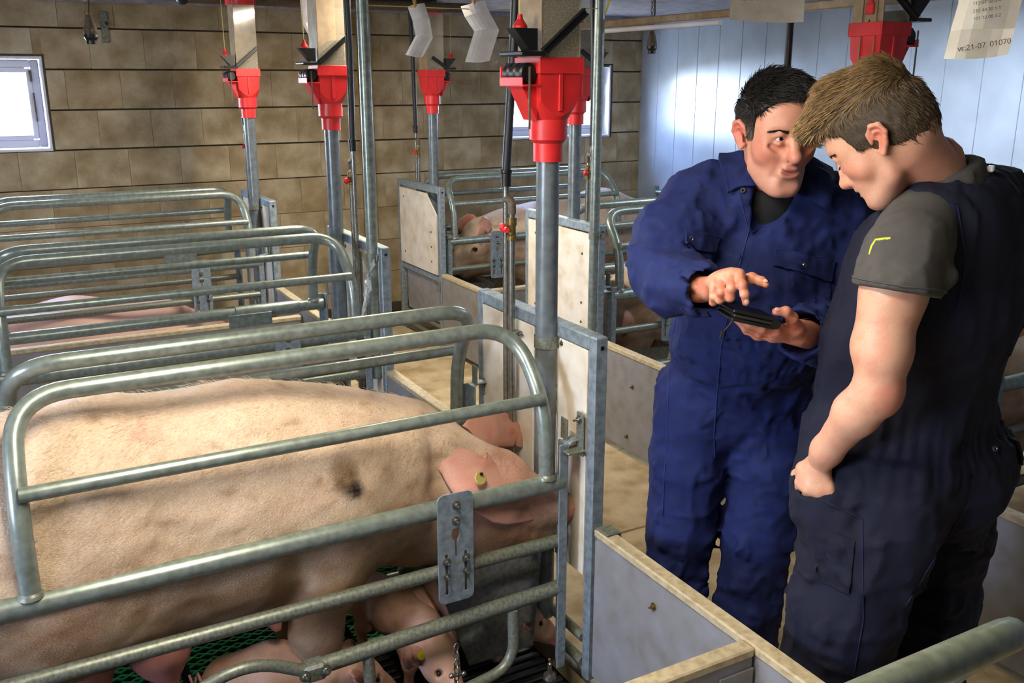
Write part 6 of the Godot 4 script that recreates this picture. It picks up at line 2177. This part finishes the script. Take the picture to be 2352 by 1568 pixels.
	put("case_back", g_new().box(bs * V(0, -0.016, 0), V(0.1, 0.007, 0.125), 0.003, bs), M.black, dev)
	put("case_spine", g_new().tube([bs * V(0.048, -0.007, -0.062), bs * V(0.048, -0.007, 0.062)], 0.011, 10), M.black, dev)
	put("strap", g_new().tube(fillet([bs * V(-0.045, -0.014, -0.06), bs * V(-0.05, -0.03, -0.06), bs * V(-0.058, -0.045, -0.058)], 0.01, 3), 0.0018, 5), M.black, dev)
	put("strap_end", g_new().box(bs * V(-0.061, -0.054, -0.058), V(0.007, 0.02, 0.006), 0.002, Basis(Vector3.BACK, -0.3)), M.black, dev)
	holder.free()


func boots(t: Node, at: Array, way: Vector3, back: Transform3D):
	for p in at:
		var q: Vector3 = p
		var f := F.new(q + V(-0.24, -0.01, -0.24), q + V(0.24, 0.2, 0.24), 0.011)
		f.chain([q + V(0, 0.17, 0), q + V(0, 0.07, 0)], [0.058, 0.05], 0.03)
		f.chain([q - way * 0.04 + V(0, 0.045, 0), q + way * 0.08 + V(0, 0.05, 0), q + way * 0.16 + V(0, 0.042, 0)], [0.043, 0.046, 0.042], 0.03)
		f.half(q + V(0, 0.004, 0), V(0, -1, 0))
		var g := skin_new()
		f.mesh_into(g)
		put("boot", skin_mesh(g), M.boot, t, back)


func young_man():
	var t := thing("person", "young fair haired man in a sleeveless navy overall, hand in pocket, head bent", "person", V(1.83, 0, -1.36))
	var back := Transform3D(Basis(), -t.position)
	var L := V(-0.97, 0, 0.22)
	var A := V(-0.22, 0, -0.97)
	# ---- sleeveless overall
	var f := F.new(V(1.38, 0.03, -1.66), V(2.3, 1.66, -1.05), 0.0105)
	f.bone(V(1.845, 0.97, -1.35), V(1.815, 1.3, -1.315), 0.135, 0.142, 0.07, 1.0, L, 1.25)
	f.bone(V(1.815, 1.3, -1.315), V(1.79, 1.45, -1.3), 0.145, 0.115, 0.07, 1.0, L, 1.4)
	f.bone(V(1.67, 1.5, -1.275), V(1.975, 1.515, -1.33), 0.066, 0.07, 0.06)
	f.bone(V(1.76, 1.47, -1.27), V(1.82, 1.47, -1.28), 0.1, 0.1, 0.06)
	# the front hangs away from the belly
	f.chain([V(1.66, 1.42, -1.36), V(1.65, 1.2, -1.4), V(1.645, 1.02, -1.42)], [0.05, 0.05, 0.055], 0.09)
	f.bone(V(1.72, 1.35, -1.38), V(1.74, 1.05, -1.44), 0.09, 0.09, 0.07)
	# trousers: seat, thighs, loose legs
	f.bone(V(1.76, 0.93, -1.36), V(1.95, 0.92, -1.36), 0.145, 0.135, 0.07)
	f.bone(V(1.9, 0.85, -1.29), V(1.94, 0.84, -1.31), 0.12, 0.12, 0.07)
	f.chain([V(1.745, 0.88, -1.345), V(1.69, 0.72, -1.345), V(1.645, 0.565, -1.345), V(1.637, 0.38, -1.36), V(1.65, 0.07, -1.37)], [0.155, 0.14, 0.12, 0.113, 0.1], 0.03)
	f.chain([V(1.975, 0.87, -1.375), V(1.99, 0.66, -1.37), V(1.992, 0.463, -1.367), V(2.0, 0.07, -1.385)], [0.13, 0.115, 0.102, 0.095], 0.03)
	f.bone(V(1.63, 0.95, -1.42), V(1.6, 0.86, -1.4), 0.07, 0.075, 0.06)
	f.chain([V(1.56, 0.885, -1.38), V(1.575, 0.82, -1.375), V(1.605, 0.72, -1.36)], [0.045, 0.052, 0.06], 0.04)
	for k in 5:
		var c := V(1.655, 0.56 - 0.07 * k, -1.355)
		f.bone(c + V(-0.11, 0.02 * (k % 2), -0.03), c + V(-0.03, -0.045, 0.11), 0.012, 0.009, 0.03)
		c = V(1.97, 0.5 - 0.07 * k, -1.36)
		f.bone(c + V(-0.06, 0.03, 0.09), c + V(0.07, -0.03, 0.08), 0.01, 0.009, 0.03)
	for k in 4:
		f.bone(V(1.9 + 0.03 * k, 0.93, -1.23 - 0.006 * k), V(1.83 + 0.03 * k, 0.75 - 0.02 * k, -1.225), 0.009, 0.007, 0.03)
	f.ripple(func(p):
		var d := 0.003 * noise.get_noise_3dv(p * 5.0)
		if p.y < 0.96:
			d += creases(p, 4.5, 2.6, 4.5, 0.012) + creases(p + V(1, 4, 2), 3.5, 7, 3.5, 0.008)
		else:
			d += creases(p, 8, 1.6, 8, 0.009)
		# elastic waist: gathers above and below the band
		var e := absf(p.y - 0.985 - (p.x - 1.84) * 0.05)
		if e < 0.14:
			var an := atan2(p.z + 1.35, p.x - 1.83)
			d += 0.007 * smoothstep(0.05, 0.0, e) - 0.0035 * smoothstep(0.14, 0.02, e) * sin(an * 40.0 + 3.0 * noise.get_noise_1d(an * 3.0))
		return d, 0.04)
	# openings: armholes, neck
	f.chain([V(1.52, 1.57, -1.28), V(1.545, 1.46, -1.24), V(1.565, 1.35, -1.225)], [0.085, 0.09, 0.075], 0.008, -1.0)
	f.chain([V(2.1, 1.57, -1.35), V(2.09, 1.45, -1.36), V(2.06, 1.35, -1.36)], [0.085, 0.075, 0.06], 0.008, -1.0)
	f.bone(V(1.735, 1.68, -1.32), V(1.75, 1.57, -1.3), 0.11, 0.083, 0.008, -1.0)
	f.bone(V(1.7, 1.63, -1.42), V(1.72, 1.56, -1.4), 0.07, 0.06, 0.01, -1.0)
	# pocket mouth round the wrist
	f.chain([V(1.52, 1.0, -1.37), V(1.53, 0.93, -1.38), V(1.535, 0.885, -1.39)], [0.06, 0.046, 0.03], 0.006, -1.0)
	var g := skin_new()
	f.mesh_into(g, func(p, n):
		var e := 1.0 + 0.2 * noise.get_noise_3dv(p * 3.5) + 0.1 * noise.get_noise_3dv(p * 17.0)
		if p.y < 0.96:
			e *= 1.15
		var mud: float = blob(p, V(1.62, 0.34, -1.25), 0.07) * clampf(noise.get_noise_3dv(p * 45.0) * 2.0, 0, 1)
		return Color(e, e, e).lerp(Color(6, 4.5, 1.6), mud * 0.7))
	var cov := put("overalls", skin_mesh(g), M.navy, t, back)
	sew(cov, f, [V(1.535, 0.86, -1.36), V(1.575, 0.84, -1.27), V(1.585, 0.6, -1.245), V(1.58, 0.45, -1.25)], 0.0016, 0.0005, true, M.navy_edge)
	sew(cov, f, [V(1.64, 1.54, -1.3), V(1.7, 1.52, -1.225), V(1.7, 1.42, -1.19), V(1.68, 1.32, -1.18)], 0.002, 0.0005, true, M.navy_edge)
	sew(cov, f, [V(1.84, 0.85, -1.2), V(1.72, 0.6, -1.24)], 0.0015, 0.0005, true, M.navy_edge)
	patch(cov, "side_pocket", f, [V(1.535, 0.8, -1.32), V(1.56, 0.79, -1.27), V(1.56, 0.66, -1.27), V(1.535, 0.67, -1.33)], 6, 8, 0.004, M.navy, 0.004)
	patch(cov, "hip_flap", f, [V(1.985, 0.955, -1.25), V(2.035, 0.95, -1.28), V(2.035, 0.9, -1.27), V(1.99, 0.905, -1.24)], 6, 6, 0.007, M.navy, 0.005, [0.005])
	stud(cov, f, V(2.0, 0.925, -1.26))
	# yoke flap on the shoulder, edges of the armhole
	patch(cov, "shoulder_flap", f, [V(1.62, 1.56, -1.34), V(1.68, 1.57, -1.27), V(1.7, 1.56, -1.3), V(1.64, 1.55, -1.38)], 8, 5, 0.01, M.navy, 0.006)
	# ---- grey T-shirt: body, sleeves, ribbed neck
	var ft := F.new(V(1.4, 1.1, -1.55), V(2.2, 1.68, -1.1), 0.01)
	ft.bone(V(1.82, 1.2, -1.32), V(1.79, 1.45, -1.3), 0.125, 0.1, 0.06, 1.0, L, 1.35)
	ft.bone(V(1.66, 1.49, -1.27), V(1.93, 1.5, -1.325), 0.062, 0.062, 0.05)
	ft.bone(V(1.765, 1.5, -1.295), V(1.742, 1.61, -1.312), 0.092, 0.08, 0.04)
	ft.chain([V(1.63, 1.475, -1.262), V(1.578, 1.435, -1.238), V(1.535, 1.37, -1.217), V(1.52, 1.32, -1.21)], [0.07, 0.072, 0.073, 0.074], 0.04)
	ft.chain([V(1.97, 1.48, -1.335), V(2.04, 1.43, -1.35), V(2.08, 1.36, -1.36)], [0.065, 0.066, 0.068], 0.04)
	for k in 4:
		ft.bone(V(1.635 - 0.006 * k, 1.49 - 0.02 * k, -1.2), V(1.58 + 0.012 * k, 1.385 + 0.004 * k, -1.16), 0.009, 0.008, 0.02)
	ft.ripple(func(p): return creases(p, 9, 4, 9, 0.005) + 0.002 * noise.get_noise_3dv(p * 8.0))
	ft.half(V(1.531, 1.366, -1.213), V(-0.22, -0.97, 0.06).normalized(), 0.13)
	ft.chain([V(1.536, 1.385, -1.222), V(1.52, 1.31, -1.212)], [0.06, 0.066], 0.003, -1.0)
	ft.half(V(2.075, 1.37, -1.355), V(0.3, -0.95, -0.05).normalized(), 0.12)
	ft.chain([V(2.075, 1.385, -1.358), V(2.1, 1.3, -1.36)], [0.054, 0.06], 0.003, -1.0)
	ft.half(V(1.745, 1.592, -1.308), V(-0.3, 0.93, -0.1).normalized(), 0.13)
	ft.bone(V(1.725, 1.66, -1.325), V(1.745, 1.56, -1.308), 0.06, 0.058, 0.004, -1.0)
	var gt := skin_new()
	ft.mesh_into(gt, func(p, n):
		var e := 1.0 + 0.14 * noise.get_noise_3dv(p * 5.0)
		return Color(e, e, e))
	var tee := put("t_shirt", skin_mesh(gt), M.tee, t, back)
	var hem := g_new()
	var ring := []
	var ax := V(-0.02, -0.12, 0.004).normalized()
	var sx := ax.cross(V(0, 0, 1)).normalized()
	var sz := sx.cross(ax)
	for k in 25:
		var a := TAU * k / 24
		ring.append(ft.snap(V(1.535, 1.382, -1.218) + (sx * cos(a) + sz * sin(a)) * 0.08, 0.001))
	hem.tube(ring, 0.0022, 5, false)
	put("sleeve_hem", hem, M.tee, tee)
	var lg := g_new()
	seam(lg, ft, [V(1.477, 1.478, -1.197), V(1.464, 1.477, -1.204), V(1.461, 1.474, -1.217), V(1.463, 1.459, -1.227), V(1.469, 1.441, -1.235)], 0.0032, -0.0016)
	put("sleeve_print", lg, M.lime, tee)
	put("neck_label", g_new().box(ft.snap(V(1.8, 1.59, -1.235), 0.003), V(0.028, 0.012, 0.014), 0.002, Basis(Vector3.UP, 0.5)), M.white, tee)
	# ---- body
	var tone := skin_tone(lin(0.86, 0.66, 0.55), lin(0.82, 0.5, 0.42))
	var plain := func(p, n): return lin(0.87, 0.68, 0.57).lerp(lin(0.84, 0.52, 0.44), clampf(0.1 + 0.9 * blob(p, V(1.53, 1.15, -1.17), 0.07) + 0.7 * noise.get_noise_3dv(p * 26.0), 0, 0.7))
	var body := skin_new()
	var fb := F.new(V(1.42, 0.05, -1.56), V(2.3, 1.66, -1.1), 0.02)
	fb.bone(V(1.845, 0.95, -1.35), V(1.8, 1.42, -1.305), 0.1, 0.1, 0.05, 1.0, L, 1.25)
	fb.bone(V(1.68, 1.48, -1.28), V(1.92, 1.49, -1.32), 0.05, 0.05, 0.05)
	fb.chain([V(1.77, 1.48, -1.3), V(1.735, 1.6, -1.315)], [0.062, 0.058], 0.04)
	fb.chain([V(1.745, 0.88, -1.345), V(1.64, 0.5, -1.355), V(1.65, 0.08, -1.37)], [0.09, 0.06, 0.045], 0.03)
	fb.chain([V(1.975, 0.87, -1.375), V(1.992, 0.463, -1.367), V(2.0, 0.08, -1.385)], [0.09, 0.06, 0.045], 0.03)
	fb.chain([V(1.99, 1.5, -1.34), V(2.1, 1.32, -1.34), V(2.15, 1.2, -1.36), V(1.98, 1.2, -1.46), V(1.74, 1.29, -1.46)], [0.055, 0.05, 0.042, 0.038, 0.03], 0.03)
	fb.mesh_into(body, plain)
	# near arm, down into the pocket
	var fa := F.new(V(1.42, 0.83, -1.46), V(1.7, 1.52, -1.12), 0.009)
	fa.chain([V(1.595, 1.44, -1.245), V(1.545, 1.36, -1.228), V(1.522, 1.24, -1.222), V(1.518, 1.16, -1.222)], [0.05, 0.057, 0.051, 0.044], 0.03)
	fa.bone(V(1.53, 1.4, -1.23), V(1.505, 1.26, -1.235), 0.045, 0.036, 0.03)
	fa.bone(V(1.53, 1.165, -1.207), V(1.527, 1.14, -1.212), 0.03, 0.031, 0.02)
	fa.chain([V(1.518, 1.16, -1.224), V(1.516, 1.1, -1.265), V(1.53, 0.985, -1.345), V(1.54, 0.945, -1.37)], [0.044, 0.045, 0.032, 0.029], 0.025)
	fa.ripple(func(p): return 0.0015 * noise.get_noise_3dv(p * 16.0))
	fa.mesh_into(body, plain)
	hand_into(body, V(1.46, 0.78, -1.5), V(1.64, 1.0, -1.28), [V(1.534, 0.975, -1.352), V(1.54, 0.942, -1.372)], [0.0285, 0.026], [
		{"p": [V(1.516, 0.89, -1.396), V(1.53, 0.86, -1.42), V(1.545, 0.84, -1.425)], "r": [0.0125, 0.01, 0.009]},
		{"p": [V(1.518, 0.882, -1.376), V(1.532, 0.848, -1.396), V(1.548, 0.825, -1.4)], "r": [0.0125, 0.0102, 0.009]},
		{"p": [V(1.53, 0.88, -1.358), V(1.545, 0.846, -1.372), V(1.56, 0.824, -1.376)], "r": [0.012, 0.01, 0.0088]},
		{"p": [V(1.545, 0.884, -1.342), V(1.558, 0.855, -1.35), V(1.57, 0.835, -1.354)], "r": [0.0112, 0.0092, 0.008]},
		{"p": [V(1.522, 0.92, -1.4), V(1.53, 0.895, -1.425), V(1.545, 0.875, -1.44)], "r": [0.0145, 0.012, 0.01], "thumb": true}], plain)
	# far hand raised in front of the chest
	hand_into(body, V(1.6, 1.22, -1.52), V(1.82, 1.4, -1.37), [V(1.78, 1.275, -1.46), V(1.735, 1.295, -1.455)], [0.03, 0.027], [
		{"p": [V(1.69, 1.325, -1.44), V(1.668, 1.338, -1.427), V(1.652, 1.33, -1.415), V(1.645, 1.318, -1.415)], "r": [0.0115, 0.0098, 0.009, 0.008]},
		{"p": [V(1.69, 1.312, -1.455), V(1.664, 1.322, -1.447), V(1.65, 1.31, -1.436), V(1.65, 1.297, -1.436)], "r": [0.0115, 0.0098, 0.009, 0.008]},
		{"p": [V(1.692, 1.297, -1.468), V(1.668, 1.302, -1.464), V(1.657, 1.29, -1.455), V(1.66, 1.278, -1.454)], "r": [0.011, 0.0095, 0.0088, 0.008]},
		{"p": [V(1.697, 1.282, -1.478), V(1.678, 1.283, -1.477), V(1.668, 1.272, -1.47), V(1.671, 1.262, -1.468)], "r": [0.01, 0.0086, 0.008, 0.0072]},
		{"p": [V(1.72, 1.32, -1.435), V(1.7, 1.338, -1.415), V(1.68, 1.345, -1.408)], "r": [0.0135, 0.0112, 0.009], "thumb": true}], plain)
	# head, bent forward
	var FZ := V(-0.344, -0.588, -0.733).normalized()
	var LX := V(-0.905, 0.0, 0.425)
	LX = (LX - FZ * LX.dot(FZ)).normalized()
	var hb := Basis(LX, FZ.cross(LX), FZ)
	hb = hb.scaled(Vector3.ONE * 0.97)
	var ht := Transform3D(hb, V(1.536, 1.655, -1.301) - hb * V(0.082, 0.0, -0.016))
	var hf := make_head({"wide": 0.97, "cheek": 0.017, "old": false, "chin": -0.006, "open": 0.0, "nose": 0.95, "mouth": 0.9, "smile": 0.0, "neck": ht.affine_inverse() * V(1.755, 1.55, -1.305)})
	var hs := skin_new()
	hf.mesh_into(hs, tone)
	add_skin(body, hs, ht)
	put("body", skin_mesh(body), M.skin, t, back)
	var lash := g_new()
	for s in [-1.0, 1.0]:
		for k in 22:
			var u := k / 21.0
			var p := hf.snap(V(s * lerpf(0.02, 0.046, u), -0.001 - 0.003 * sin(u * PI), 0.095), 0.0)
			lash.col = lin(0.25, 0.18, 0.12)
			lash.tube([p, p + V(s * 0.001, -0.002, 0.005)], [0.0005, 0.0002], 3, false)
	put("eyelashes", lash, M.hair_fair, t, back * ht)
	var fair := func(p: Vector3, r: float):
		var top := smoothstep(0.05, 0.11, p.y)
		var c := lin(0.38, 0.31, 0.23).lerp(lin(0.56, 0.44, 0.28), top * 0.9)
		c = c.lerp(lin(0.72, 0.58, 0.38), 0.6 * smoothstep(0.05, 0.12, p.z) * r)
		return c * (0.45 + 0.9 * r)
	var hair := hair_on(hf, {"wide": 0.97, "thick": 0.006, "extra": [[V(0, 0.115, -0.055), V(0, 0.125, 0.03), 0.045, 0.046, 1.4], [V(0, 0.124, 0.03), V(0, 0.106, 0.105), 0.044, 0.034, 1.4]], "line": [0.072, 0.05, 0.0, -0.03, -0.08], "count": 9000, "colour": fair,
		"comb": func(p: Vector3, n: Vector3): return [V(0, -0.9, -0.35).lerp(V(0.1, 0.0, 1.0), smoothstep(0.06, 0.1, p.y)).slide(n).normalized(), lerpf(0.013, 0.028, smoothstep(0.05, 0.1, p.y)), 0.11, 0.22]})
	brow(hair, hf, 1.0, lin(0.3, 0.22, 0.15), 1.6)
	brow(hair, hf, -1.0, lin(0.3, 0.22, 0.15), 1.6)
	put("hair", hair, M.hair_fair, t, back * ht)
	boots(t, [V(1.65, 0, -1.39), V(2.0, 0, -1.41)], A, back)
